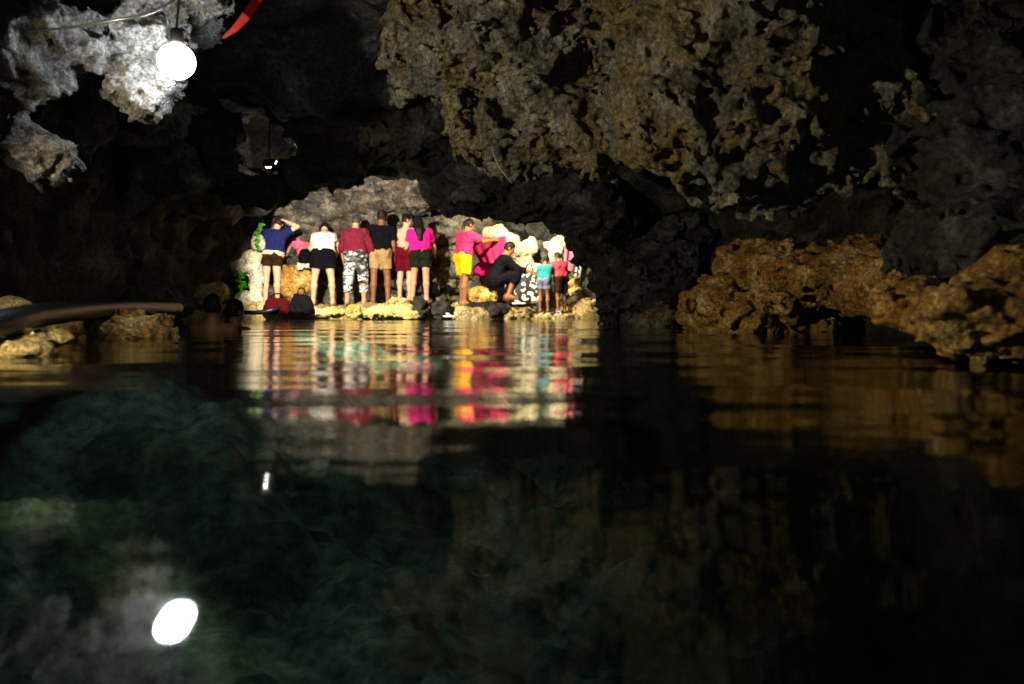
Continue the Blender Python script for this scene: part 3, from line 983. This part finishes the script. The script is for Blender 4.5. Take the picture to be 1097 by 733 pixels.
    def pick(c):
        mi = np.zeros(len(c), int)
        for e in eyes:
            mi[np.linalg.norm(c - e, axis=1) < 0.011] = 1
        mi[np.linalg.norm((c - lips) @ rot / np.array((1.6, 1, 0.8)), axis=1) < 0.014] = 2
        return mi

    def fin(m):
        if s != 1.0:
            co = np.empty(len(m.vertices) * 3, np.float32)
            m.vertices.foreach_get('co', co)
            m.vertices.foreach_set('co', co * s)
            m.update()
        return m

    root = link('person', fin(F.mesh('person', h, skin, mats=[skin, M_EYE, M_LIP], pick=pick)))
    root.location = loc
    root.rotation_euler = (0, 0, rz)
    tag(root, label, 'person', group)
    seed = int(abs(loc[0]) * 100) % 97

    # hair
    Hf = Field()
    cuts = ((HP(0, 0.052, 0.03), unit(hfw * 0.86 - hd * 0.42)),)
    Hf.ball(hc + hd * 0.018 - hfw * 0.006, (0.088, 0.103, 0.115), 0.02, cuts=cuts + ((HP(0, 0, -0.055), -hd),), rot=rot)
    if hair_kind == 'bun':
        Hf.ball(HP(0, -0.088, 0.075), (0.045, 0.04, 0.045), 0.02, rot=rot)
    elif hair_kind == 'tied':
        Hf.ball(HP(0, -0.098, 0.0), (0.035, 0.035, 0.04), 0.02, rot=rot)
        Hf.cone(HP(0, -0.105, -0.01), HP(0.01, -0.115, -0.15), 0.03, 0.014, 0.02)
    elif hair_kind == 'long':
        for x_ in (-0.045, 0.0, 0.045):
            e0 = neck - fw * 0.135 + up * -0.02 + rt * x_ * 0.9
            Hf.cone(HP(x_ * 0.9, -0.065, 0.0), e0, 0.052, 0.048, 0.04)
            Hf.cone(e0, e0 - up * 0.20 - fw * 0.035 - rt * x_ * 0.45, 0.048, 0.022, 0.04)
    elif hair_kind == 'down':      # hair falling forward over a bowed head
        for x_ in (-0.05, 0.05):
            Hf.cone(HP(x_, 0.0, 0.0), HP(x_, 0.02, 0.0) + np.array((0, 0.02, -0.16)), 0.05, 0.022, 0.03)
    link('hair', fin(Hf.mesh('hair', 0.010, hair_mat, fold=0.006, seed=seed, fsize=(0.025, 0.025, 0.09))), root)

    # clothes
    if top:
        mat = top['mat']
        g = top.get('g', 0.014)
        hem = top.get('hem', 0.02)
        nk = (neck + up * top.get('neck', -0.012), unit(up))
        T = Field()
        hc_ = (base + up * hem, -up)
        T.cone(pel - rt * 0.068 * b, pel + rt * 0.068 * b, 0.112 * b + g, 0.112 * b + g, 0.06, (hc_,))
        T.cone(waist - rt * 0.06 * b, waist + rt * 0.06 * b, 0.100 * b + g, 0.100 * b + g, 0.10, (hc_,))
        T.cone(chest - rt * 0.088 * b, chest + rt * 0.088 * b, 0.106 * b + g, 0.106 * b + g, 0.10, (nk,))
        if top['kind'] != 'tank':
            for i in (0, 1):
                T.cone(base + up * 0.445, J['sho', i], 0.064 + g, 0.058 + g, 0.05, (nk,))
                sl = top.get('sleeve', 0.55)
                shd, el, wr = J['sho', i], J['elb', i], J['wri', i]
                a_ = unit(el - shd)
                if sl <= 1:
                    e = shd + (el - shd) * sl
                    T.cone(shd, e, 0.056 * b ** 0.5 + g, 0.050 + g * 1.3, 0.04, ((e, a_),))
                else:
                    e = el + (wr - el) * (sl - 1)
                    T.cone(shd, el, 0.056 * b ** 0.5 + g, 0.044 + g, 0.04)
                    T.cone(el, e, 0.044 + g, 0.038 + g, 0.03, ((e, unit(wr - el)),))
        else:
            for sg in (1, -1):
                for ff in (1, -1):
                    T.cone(chest + rt * sg * 0.085 + fw * ff * 0.085 + up * 0.04, base + up * 0.50 + rt * sg * 0.085 + fw * ff * 0.01, 0.024, 0.022, 0.02)
        link(top.get('name', 'shirt'), fin(T.mesh('shirt', h, mat, fold=0.014, seed=seed + 5)), root)
    if bottom:
        g = bottom.get('g', 0.018)
        ln = bottom.get('len', 0.55)
        T = Field()
        wc = (base + up * bottom.get('waist', 0.10), up)
        T.cone(pel - rt * 0.068 * b, pel + rt * 0.068 * b, 0.106 * b + g * 0.6, 0.106 * b + g * 0.6, 0.05, (wc,))
        for i in (0, 1):
            hip, kn, an = J['hip', i], J['knee', i], J['ank', i]
            T.ball(hip - fw * 0.045 + up * 0.02, 0.086 * b + g, 0.05, (wc,))
            if ln <= 1:
                e = hip + (kn - hip) * ln
                T.cone(hip, e, 0.090 * b + g, (0.090 + (0.055 - 0.090) * ln) * b + g * 1.4, 0.04, ((e, unit(kn - hip)),))
            else:
                e = kn + (an - kn) * (ln - 1)
                T.cone(hip, kn, 0.090 * b + g, 0.060 + g, 0.04)
                T.cone(kn, e, 0.062 + g, 0.052 + g, 0.04, ((e, unit(an - kn)),))
        link(bottom.get('name', 'shorts'), fin(T.mesh('shorts', h, bottom['mat'], fold=0.014, seed=seed + 9)), root)
    if extra:
        extra(root, base, up, rt, fw, J, fin, seed)
    return root, J, s


def foot(px, py, Y):
    return P(px, py, Y)


def waist_towel(root, base, up, rt, fw, J, fin, seed):
    T = Field()
    c = base + up * 0.05
    cut = ((base + up * 0.085, up), (base - up * 0.005, -up))
    T.cone(c - rt * 0.07, c + rt * 0.07, 0.165, 0.165, 0.05, cut)
    link('waist_towel', fin(T.mesh('waist_towel', 0.0105, M_STRIPE, fold=0.008, seed=seed)), root)


def stripe_mat():
    m, nt, b = nodes('striped_towel')
    tc = nd(nt, 'ShaderNodeTexCoord')
    wv = nd(nt, 'ShaderNodeTexWave', Scale=9.0, Distortion=1.5)
    wv.bands_direction = 'Z'
    nt.links.new(tc.outputs['Object'], wv.inputs['Vector'])
    r = ramp(nt, wv.outputs['Fac'], [(0.0, (0.30, 0.17, 0.10)), (0.45, (0.72, 0.66, 0.55))], 'CONSTANT')
    nt.links.new(r.outputs[0], b.inputs['Base Color'])
    b.inputs['Roughness'].default_value = 0.9
    return m


M_STRIPE = stripe_mat()

person('person in navy T-shirt with one arm raised to the head, left end of the ledge', foot(291, 327, 14.0), R(-8), 1.62, lean=0.22, side=0.05, head=(0.12, 0.25, 0.3), build=1.06,
       arms=(((0.80, 0.15, 0.45), (-0.85, 0.1, 0.38)), ((-0.25, 0.35, -0.9), (0.35, 0.75, -0.3))), skin=M_SKIN_L, hair=('short', M_HAIR_B),
       top=dict(kind='tee', mat=M_NAVY, sleeve=0.6, hem=0.03, g=0.028), bottom=dict(mat=M_BROWN, len=0.42, g=0.02), extra=waist_towel)
person('person in pink top bending over the brown stone block', foot(330, 320, 14.75), R(50), 1.5, lean=0.75, head=(0, 0.35, 0), skin=M_SKIN,
       arms=(((0.1, 0.6, -0.8), (-0.1, 0.6, -0.5)), ((-0.1, 0.6, -0.8), (0.1, 0.6, -0.5))), hair=('down', M_HAIR),
       top=dict(kind='tee', mat=M_PINK, sleeve=0.4, hem=0.0), bottom=dict(mat=M_BLACK, len=0.5))
person('person in white tank top and black shorts bowing the head', foot(346, 327, 14.0), R(8), 1.62, lean=0.42, head=(0.0, 0.55, 0), build=1.14, skin=M_SKIN_L,
       arms=(((0.3, 0.55, -0.75), (-0.2, 0.75, -0.35)), ((-0.3, 0.55, -0.75), (0.2, 0.75, -0.35))),
       legs=(((0.16, 0.02, -1), (0.05, -0.03, -1)), ((-0.16, 0.02, -1), (-0.05, -0.03, -1))), hair=('down', M_HAIR),
       top=dict(kind='tank', mat=M_WHITE, hem=0.05, g=0.012, name='tank_top'), bottom=dict(mat=M_BLACK, len=0.52, g=0.03))
person('person in maroon long-sleeved shirt and grey camouflage trousers', foot(381, 326.5, 14.0), R(-4), 1.62, lean=0.10, head=(0.05, 0.22, 0.2), build=1.12, skin=M_SKIN,
       arms=(((0.38, 0.05, -0.9), (0.18, 0.25, -0.9)), ((-0.35, 0.2, -0.9), (-0.05, 0.55, -0.7))),
       legs=(((0.13, 0.02, -1), (0.04, -0.03, -1)), ((-0.13, 0.02, -1), (-0.04, -0.03, -1))), side=-0.04, hair=('short', M_HAIR_G),
       top=dict(kind='tee', mat=M_MAROON, sleeve=1.35, hem=0.06, g=0.02), bottom=dict(mat=M_CAMO, len=1.62, g=0.026, name='trousers'))
person('person in black T-shirt and khaki shorts with brown hair tied up', foot(407, 326.5, 14.2), R(3), 1.71, lean=0.03, head=(0, 0.05, 0), skin=M_SKIN_D, hair=('bun', M_HAIR_B),
       legs=(((0.10, 0.12, -1), (0.04, -0.16, -1)), ((-0.04, -0.03, -1), (-0.03, 0.0, -1))), side=0.05,
       arms=(((0.16, 0.05, -1), (0.02, 0.5, -0.8)), ((-0.16, 0.05, -1), (-0.02, 0.5, -0.8))),
       top=dict(kind='tee', mat=M_BLACK, sleeve=0.6, hem=-0.02, g=0.02), bottom=dict(mat=M_KHAKI, len=0.62, g=0.025))
person('bare-chested person in dark red shorts with face turned sideways', foot(434, 322, 14.3), R(-28), 1.58, lean=0.05, head=(0.05, 0.1, -0.7), skin=M_SKIN_L, hair=('short', M_HAIR),
       arms=(((0.1, 0.25, -0.9), (-0.3, 0.8, -0.3)), ((-0.2, -0.1, -0.95), (0.1, 0.55, -0.8))), bottom=dict(mat=M_RED, len=0.78, g=0.025, waist=0.12))
person('woman in magenta T-shirt with long black hair down her back', foot(451, 324, 14.0), R(4), 1.56, lean=0.10, side=-0.05, head=(-0.15, 0.15, 0), build=1.10, skin=M_SKIN, legs=(((0.02, -0.02, -1), (0.02, 0.0, -1)), ((-0.12, 0.16, -1), (-0.05, -0.16, -1))),
       arms=(((0.3, 0.3, -0.9), (0.05, 0.8, -0.4)), ((-0.3, 0.3, -0.9), (-0.15, 0.8, -0.3))), hair=('long', M_HAIR),
       top=dict(kind='tee', mat=M_MAGENTA, sleeve=0.6, hem=0.03, g=0.022), bottom=dict(mat=M_DARKG, len=0.52, g=0.028))
pt, JT, sT = person('person in rose top and yellow shorts holding up a pink towel', foot(496, 328, 13.8), R(-55), 1.56, lean=0.14, head=(0, 0.3, 0), skin=M_SKIN_D, hair=('tied', M_HAIR), legs=(((0.05, -0.06, -1), (0.02, -0.04, -1)), ((-0.05, 0.16, -1), (-0.02, -0.04, -1))),
       arms=(((0.15, 0.85, -0.35), (-0.05, 0.9, 0.15)), ((-0.15, 0.85, -0.25), (0.05, 0.9, 0.2))),
       top=dict(kind='tee', mat=M_ROSE, sleeve=0.75, hem=0.06, g=0.025), bottom=dict(mat=M_YELLOW, len=0.72, g=0.03))
SQ = foot(529, 322.5, 13.9)
person('man in black clothes squatting sideways on the ledge', SQ, R(-80), 1.66, lean=0.42, head=(0, 0.1, 0.0), skin=M_SKIN_D, hair=('short', M_HAIR),
       arms=(((0.1, 0.75, -0.6), (0.0, 0.95, -0.25)), ((-0.1, 0.75, -0.6), (0.0, 0.95, -0.25))),
       legs=(((0.22, 0.9, 0.28), (-0.05, -0.40, -0.92)), ((-0.22, 0.9, 0.22), (0.05, -0.40, -0.92))),
       top=dict(kind='tee', mat=M_BLACK, sleeve=1.6, hem=0.0, g=0.02), bottom=dict(mat=M_BLACK, len=1.45, g=0.024, name='trousers'))
person('child in teal sleeveless top and grey blue shorts', foot(583, 335, 13.35), R(-20), 0.98, lean=0.18, head=(0.05, 0.3, 0.2), build=1.18, skin=M_SKIN_D, hair=('short', M_HAIR), h=0.013,
       arms=(((0.3, 0.4, -0.85), (0.1, 0.8, -0.4)), ((-0.4, 0.3, -0.85), (-0.3, 0.6, -0.6))), top=dict(kind='tank', mat=M_TEAL, hem=0.02, name='tank_top'), bottom=dict(mat=M_DENIM, len=0.5))
person('child in coral pink shirt and brown shorts right of the teal child', foot(601, 335, 13.45), R(35), 1.05, lean=0.15, head=(-0.1, 0.25, 0.5), build=1.12, skin=M_SKIN_D, hair=('tied', M_HAIR), h=0.013,
       arms=(((0.3, 0.4, -0.85), (-0.3, 0.75, -0.2)), ((-0.5, 0.3, -0.8), (0.0, 0.7, 0.5))), top=dict(kind='tee', mat=M_CORAL, sleeve=0.5, hem=0.0), bottom=dict(mat=M_BROWN, len=0.85, g=0.025))
sw = 'swimmers in the dark water'
a, _, _ = person('head of a swimmer low in the dark water, left of two', P(228, 342, 7.4), R(20), 1.62, skin=M_SKIN_D, hair=('short', M_HAIR), group=sw, bottom=dict(mat=M_BLACK, len=0.5))
a.location.z = 0.25 + (Y0 - 311) / F * 7.4 - 1.67
a, _, _ = person('head of a swimmer low in the dark water, right of two', P(252, 342, 7.9), R(-30), 1.60, skin=M_SKIN_D, hair=('tied', M_HAIR), group=sw, bottom=dict(mat=M_BLACK, len=0.5))
a.location.z = 0.25 + (Y0 - 317) / F * 7.9 - 1.65


# ------------------------------------------------------------------ cloths and bags
def cloth_sheet(name, label, cat, corners, mat, nu=16, nv=16, amp=0.03, thick=0.006, seed=0, waves=4):
    """hanging cloth between four corners (top-left, top-right, bottom-right, bottom-left), with folds"""
    tl, tr, br, bl = [Vector(c) for c in corners]
    n = (tr - tl).cross(bl - tl).normalized()
    rnd = random.Random(seed)
    ph = [rnd.uniform(0, 6) for _ in range(4)]
    vs = []
    for side in (1, -1):
        for j in range(nv + 1):
            for i in range(nu + 1):
                u, v_ = i / nu, j / nv
                p = (tl * (1 - u) + tr * u) * (1 - v_) + (bl * (1 - u) + br * u) * v_
                k = amp * (0.4 + 0.8 * v_)
                off = k * (math.sin(u * waves * 2 * PI + ph[0] + 1.2 * math.sin(v_ * 3 + ph[1])) + 0.4 * math.sin(v_ * 6 + u * 5 + ph[2]))
                sag = -0.03 * math.sin(u * PI) * (1 - v_)
                edge = 0.015 * math.sin(u * 9 + ph[3]) * v_
                vs.append(p + n * (off + side * thick / 2) + Vector((0, 0, sag + edge)))
    N = (nu + 1) * (nv + 1)
    fs = []
    g = lambda i, j: j * (nu + 1) + i
    for j in range(nv):
        for i in range(nu):
            q = (g(i, j), g(i + 1, j), g(i + 1, j + 1), g(i, j + 1))
            fs.append(tuple(reversed(q)))
            fs.append(tuple(N + k for k in q))
    ring = [g(i, 0) for i in range(nu)] + [g(nu, j) for j in range(nv)] + [g(i, nv) for i in range(nu, 0, -1)] + [g(0, j) for j in range(nv, 0, -1)]
    for a_, b_ in zip(ring, ring[1:] + ring[:1]):
        fs.append((a_, b_, N + b_, N + a_))
    m = bpy.data.meshes.new(name)
    c = (tl + tr + bl + br) / 4
    m.from_pydata([tuple(v_ - c) for v_ in vs], [], fs)
    m.materials.append(mat)
    for p in m.polygons:
        p.use_smooth = True
    m.update()
    o = link(name, m)
    o.location = c
    return tag(o, label, cat)


def hand_world(root, J, s, i):
    loc = np.array(J['wri', i]) + unit(np.array(J['wri', i]) - np.array(J['elb', i])) * 0.10
    return Matrix.Translation(root.location) @ Matrix.Rotation(root.rotation_euler.z, 4, 'Z') @ Vector(loc * s)


h0, h1 = hand_world(pt, JT, sT, 0), hand_world(pt, JT, sT, 1)
ax = (h1 - h0)
d_ = Vector((0.22, -0.10, 0))
cloth_sheet('towel', 'pink towel held up in both hands of the yellow shorts bather', 'towel',
            (h1 - d_ * 2.0 + Vector((0, 0, 0.04)), h0 + d_ * 0.7 + Vector((0, 0, 0.06)), h0 + d_ * 0.6 + Vector((0, 0, -0.40)), h1 - d_ * 0.5 + Vector((0, 0, -0.46))), M_ROSE, seed=2, amp=0.02)
cloth_sheet('towel', 'white towel laid over the brown stone block', 'towel', (P(318, 281, 14.28), P(336, 281, 14.28), P(337, 287, 14.05), P(319, 288, 14.05)), M_WHITE, seed=3, amp=0.012)
cloth_sheet('shirt', 'pink shirt hung on the rock above the coral shirt child', 'shirt', (P(605, 266, 14.0), P(617, 265, 14.1), P(620, 292, 14.0), P(604, 290, 13.9)), M_PINK, seed=5, amp=0.03, waves=2)
cloth_sheet('towel', 'pale grey towel hung beside the pink shirt on the rock', 'towel', (P(615, 274, 13.95), P(623, 275, 14.0), P(622, 297, 13.95), P(613, 296, 13.9)), M_GREYC, seed=6, amp=0.02, waves=2)


def bag(label, c, size, mat, strap_mat, rz=0.0, seed=1):
    t = thing('bag', label, 'bag', c, rz)
    F_ = Field()
    w_, d2, h_ = size
    F_.cone((-w_ * 0.3, 0, h_ * 0.30), (w_ * 0.3, 0, h_ * 0.30), h_ * 0.30, h_ * 0.30, 0.05, (((0, 0, 0.005), (0, 0, -1)), ((0, d2 / 2, 0), (0, 1, 0)), ((0, -d2 / 2, 0), (0, -1, 0))))
    F_.cone((-w_ * 0.22, 0, h_ * 0.62), (w_ * 0.22, 0, h_ * 0.62), h_ * 0.24, h_ * 0.20, 0.07, (((0, d2 * 0.45, 0), (0, 1, 0)), ((0, -d2 * 0.45, 0), (0, -1, 0))))
    link('bag_body', F_.mesh('bag_body', 0.012, mat, fold=0.014, seed=seed), t)
    link('strap', tube_mesh('strap', [(-w_ * 0.25, 0, h_ * 0.78), (-w_ * 0.15, 0, h_ * 1.02), (w_ * 0.12, 0, h_ * 1.04), (w_ * 0.25, 0, h_ * 0.78)], 0.012, strap_mat, 8), t)
    return t


def patch_mat():
    m, nt, b = nodes('black_white_print')
    tc = nd(nt, 'ShaderNodeTexCoord')
    n = nd(nt, 'ShaderNodeTexNoise', Scale=11.0, Detail=1.0)
    nt.links.new(tc.outputs['Object'], n.inputs['Vector'])
    r = ramp(nt, n.outputs['Fac'], [(0.0, (0.02, 0.02, 0.022)), (0.54, (0.7, 0.7, 0.68))], 'CONSTANT')
    nt.links.new(r.outputs[0], b.inputs['Base Color'])
    b.inputs['Roughness'].default_value = 0.8
    return m


M_REDBAG = cloth('dark_red_canvas', (0.045, 0.002, 0.004))
bag('dark red bag at the waterline in front of navy shirt bather', P(297, 337, 12.75), (0.44, 0.26, 0.32), M_REDBAG, M_BLACK, 0.1, 3)
bag('black bag at the waterline beside the dark red bag', P(323, 338, 12.75), (0.30, 0.22, 0.42), M_BLACK, M_BLACK, -0.2, 4)
bag('magenta bag on the rocks behind the yellow shorts bather', P(518, 296, 14.55), (0.34, 0.2, 0.30), M_MAGENTA, M_WHITE, 0.1, 5)
bag('black and white printed bag between squatting man and child in teal', P(567, 325, 13.9), (0.30, 0.24, 0.66), patch_mat(), M_BLACK, 0.3, 6)
bag('black backpack on the ground behind the woman in magenta', P(470, 318, 14.9), (0.5, 0.3, 0.55), M_BLACK, M_BLACK, 0.0, 7)


def sandal(label, c, rz, mat):
    t = thing('sandal', label, 'sandal', c, rz, 'sandals left on the ledge')
    F_ = Field()
    cut = (((0, 0, 0.028), (0, 0, 1)), ((0, 0, 0.0), (0, 0, -1)))
    F_.cone((0, -0.08, 0.014), (0, 0.07, 0.014), 0.042, 0.055, 0.01, cut)
    link('sole', F_.mesh('sole', 0.008, mat), t)
    link('strap', tube_mesh('strap', [(-0.045, 0.0, 0.02), (-0.02, 0.05, 0.065), (0.0, 0.075, 0.05), (0.02, 0.05, 0.065), (0.045, 0.0, 0.02)], 0.009, mat, 8, 4), t)
    return t


M_SOLE = plain('sandal_white', (0.66, 0.66, 0.66), 0.5, 0.08)
sandal('white sandal by the black jagged stone at the waterline', P(482, 340, 12.6), R(60), M_SOLE)
sandal('white sandal on the ledge at the feet of the squatting man', P(556, 326, 13.5), R(70), M_SOLE)
sandal('white sandal at the feet of the coral shirt child', P(599, 338, 13.1), R(20), M_SOLE)

# ------------------------------------------------------------------ vine and garland on the left
M_LEAF = plain('leaf_green', (0.04, 0.36, 0.03), 0.45, 0.35, 20)
M_STEM = plain('stem_brown', (0.12, 0.09, 0.04), 0.8)
M_PETAL = plain('petal_cream', (0.72, 0.60, 0.42), 0.6, 0.1)


def leafy(name, label, cat, pts, nleaf, spread, size, mat, seed, tip=None):
    t = thing(name, label, cat, pts[0])
    o0 = Vector(pts[0])
    rel = [Vector(p) - o0 for p in pts]
    link('stem', tube_mesh('stem', rel, 0.012, M_STEM, 7), t)
    rnd = random.Random(seed)
    vs, fs = [], []
    for _ in range(nleaf):
        k = rnd.random() * (len(rel) - 1)
        i = int(k)
        p = rel[i].lerp(rel[i + 1], k - i)
        d = Vector((rnd.gauss(0, 1), rnd.gauss(0, 1), rnd.gauss(-0.1, 0.7))).normalized()
        sd = d.cross(Vector((rnd.gauss(0, 1), rnd.gauss(0, 1), rnd.gauss(0, 1)))).normalized()
        nn = d.cross(sd)
        L_ = size * rnd.uniform(0.6, 1.2)
        b0 = p + d * rnd.uniform(0, spread * 0.4)
        n0 = len(vs)
        vs += [b0, b0 + d * L_ * 0.35 + sd * L_ * 0.28 + nn * L_ * 0.06, b0 + d * L_, b0 + d * L_ * 0.35 - sd * L_ * 0.28 + nn * L_ * 0.06, b0 + d * L_ * 0.5 - nn * L_ * 0.05]
        fs += [(n0, n0 + 1, n0 + 4), (n0 + 1, n0 + 2, n0 + 4), (n0 + 2, n0 + 3, n0 + 4), (n0 + 3, n0, n0 + 4)]
    m = bpy.data.meshes.new('leaves')
    m.from_pydata([tuple(v_) for v_ in vs], [], fs)
    m.materials.append(mat)
    m.update()
    link('leaves', m, t)
    if tip:
        F_ = Field()
        for _ in range(7):
            F_.ball(np.array(rel[-1]) + np.array([rnd.gauss(0, 0.035) for _ in range(3)]), 0.04, 0.01)
        link('flower', F_.mesh('flower', 0.012, tip), t)
    return t


leafy('vine', 'bright green leafy vine climbing beside the navy shirt bather', 'vine', [P(277, 268, 13.5), P(276, 250, 13.5), P(280, 238, 13.5), P(282, 224, 13.5)], 130, 0.03, 0.065, M_LEAF, 4, M_PETAL)
leafy('plant', 'small green plant below the pale mushroom shaped limestone', 'plant', [P(257, 318, 13.35), P(258, 305, 13.4), P(256, 294, 13.4)], 70, 0.14, 0.085, M_LEAF, 9)
boulder('limestone', 'white knob of limestone under the bright green vine', [(276, 260, 13.75, 6, 9, 0.1)], 0.015, LS[1:], M_PALE, 131)

# ------------------------------------------------------------------ pipe, hose, cables, ribbon
M_RUBBER = plain('black_plastic', (0.006, 0.007, 0.011), 0.38, 0.2, 8, 0.01, 0.3)
M_CABLE = plain('black_cable', (0.02, 0.02, 0.022), 0.35, 0.2, 8)
t = tube_mesh('pipe', [P(-130, 380, 3.0), P(0, 346.5, 3.7), P(50, 337, 4.4), P(110, 331, 5.8), P(150, 329, 7.0), P(190, 330, 8.4)], [0.066, 0.066, 0.066, 0.066, 0.066, 0.062], M_RUBBER, 20)
tag(link('pipe', t), 'thick black plastic pipe running along the left bank', 'pipe')
t = tube_mesh('hose', [P(252, 333.5, 12.5), P(275, 335, 12.5), P(296, 331, 12.6), P(306, 325, 13.0)], 0.036, M_RUBBER, 12)
tag(link('hose', t), 'black hose curving along the waterline behind the swimmers', 'hose')
t = tube_mesh('cable', [P(20, 34, 4.5), P(62, 31, 4.45), P(110, 24, 4.4), P(165, 12, 4.4), P(215, -20, 4.5)], [0.007, 0.007, 0.010, 0.008, 0.006], plain('cable_shiny', (0.10, 0.10, 0.11), 0.2, 0.1, 8, 0, 0.8), 10)
tag(link('cable', t), 'thin shiny cable strung over the pale rock beside the round lamp', 'cable')
t = tube_mesh('cable', [P(238, 212, 12.6), P(254, 226, 12.8), P(268, 231, 13.2), P(280, 227, 13.6)], 0.010, plain('red_cable', (0.25, 0.06, 0.04), 0.5), 8)
tag(link('cable', t), 'thin red cable sagging from dark rock to the green vine', 'cable')
t = tube_mesh('string', [P(527, 160, 6.1), P(534, 178, 6.1), P(548, 196, 6.15)], 0.003, plain('string_white', (0.6, 0.6, 0.6), 0.5), 6)
tag(link('string', t), 'fine pale string dangling under the grey brown hanging rock', 'string')


def ribbon():
    pts = [P(292, -40, 3.2), P(276, 0, 3.2), P(264, 17, 3.18), P(252, 31, 3.2), P(239, 41, 3.22)]
    wd = [0.018, 0.018, 0.018, 0.013, 0.004]
    vs, fs = [], []
    for p, w_ in zip(pts, wd):
        d = Vector((0.74, 0.1, -0.67)).normalized()
        for s_ in (1, -1):
            for e in (1, -1):
                vs.append(p + d * w_ * s_ + Vector((0.2, 0.9, 0.1)) * 0.0015 * e)
    for i in range(len(pts) - 1):
        a_ = i * 4
        for k0, k1 in ((0, 1), (1, 3), (3, 2), (2, 0)):
            fs.append((a_ + k0, a_ + k1, a_ + 4 + k1, a_ + 4 + k0))
    fs += [(0, 2, 3, 1), tuple(len(vs) - 4 + k for k in (0, 1, 3, 2))]
    m = bpy.data.meshes.new('ribbon')
    m.from_pydata([tuple(v_) for v_ in vs], [], fs)
    m.materials.append(plain('ribbon_red', (0.42, 0.005, 0.008), 0.5, 0.1))
    m.update()
    return m


tag(link('ribbon', ribbon()), 'bright red ribbon hanging from the dark ceiling right of the round lamp', 'ribbon')

# ------------------------------------------------------------------ lamps
bc = P(189, 66, 4.85)
t = thing('lamp', 'glowing white round lamp hanging under a dark socket', 'lamp', bc)
prof = [(0.028, 0.118)]
for i in range(1, 20):
    a = PI * i / 20
    prof.append((0.112 * math.sin(a) + (0.004 if i < 3 else 0), 0.108 * math.cos(a)))
prof.append((0.004, -0.108))
link('globe', lathe_mesh('globe', prof[::-1], emit('lamp_glow', (0.90, 0.96, 1.0), BULB_EMIT), 24), t)
link('socket', lathe_mesh('socket', [(0.036, 0.108), (0.040, 0.125), (0.040, 0.185), (0.032, 0.20), (0.012, 0.205)], plain('socket_brown', (0.016, 0.010, 0.009), 0.5), 20), t)
link('cord', tube_mesh('cord', [(0, 0, 0.20), (0.01, 0.02, 0.5), (-0.01, 0.05, 0.95)], 0.007, M_CABLE, 8), t)

t = thing('floodlight', 'small floodlight hanging above the bathers, its lit face turned away', 'floodlight', FLOOD_P)
d = (Vector((-1.75, 14.4, 0.62)) - FLOOD_P).normalized()
hs = link('housing', box_mesh('housing', (0, 0, 0.035), (0.15, 0.09, 0.05), plain('housing_grey', (0.03, 0.03, 0.032), 0.4, 0.1, 8, 0, 0.5, metal=0.5), 0.012), t)
gl = link('glass', box_mesh('glass', (0, 0, -0.008), (0.13, 0.075, 0.022), emit('flood_glow', (1.0, 0.96, 0.88), 150.0), 0.004), t)
for o in (hs, gl):
    o.rotation_euler = d.to_track_quat('-Z', 'Y').to_euler()
link('bracket', tube_mesh('bracket', [(0, -0.03, 0.03), (0, -0.06, 0.25), (0, 0.0, 0.95)], 0.010, M_CABLE, 8), t)
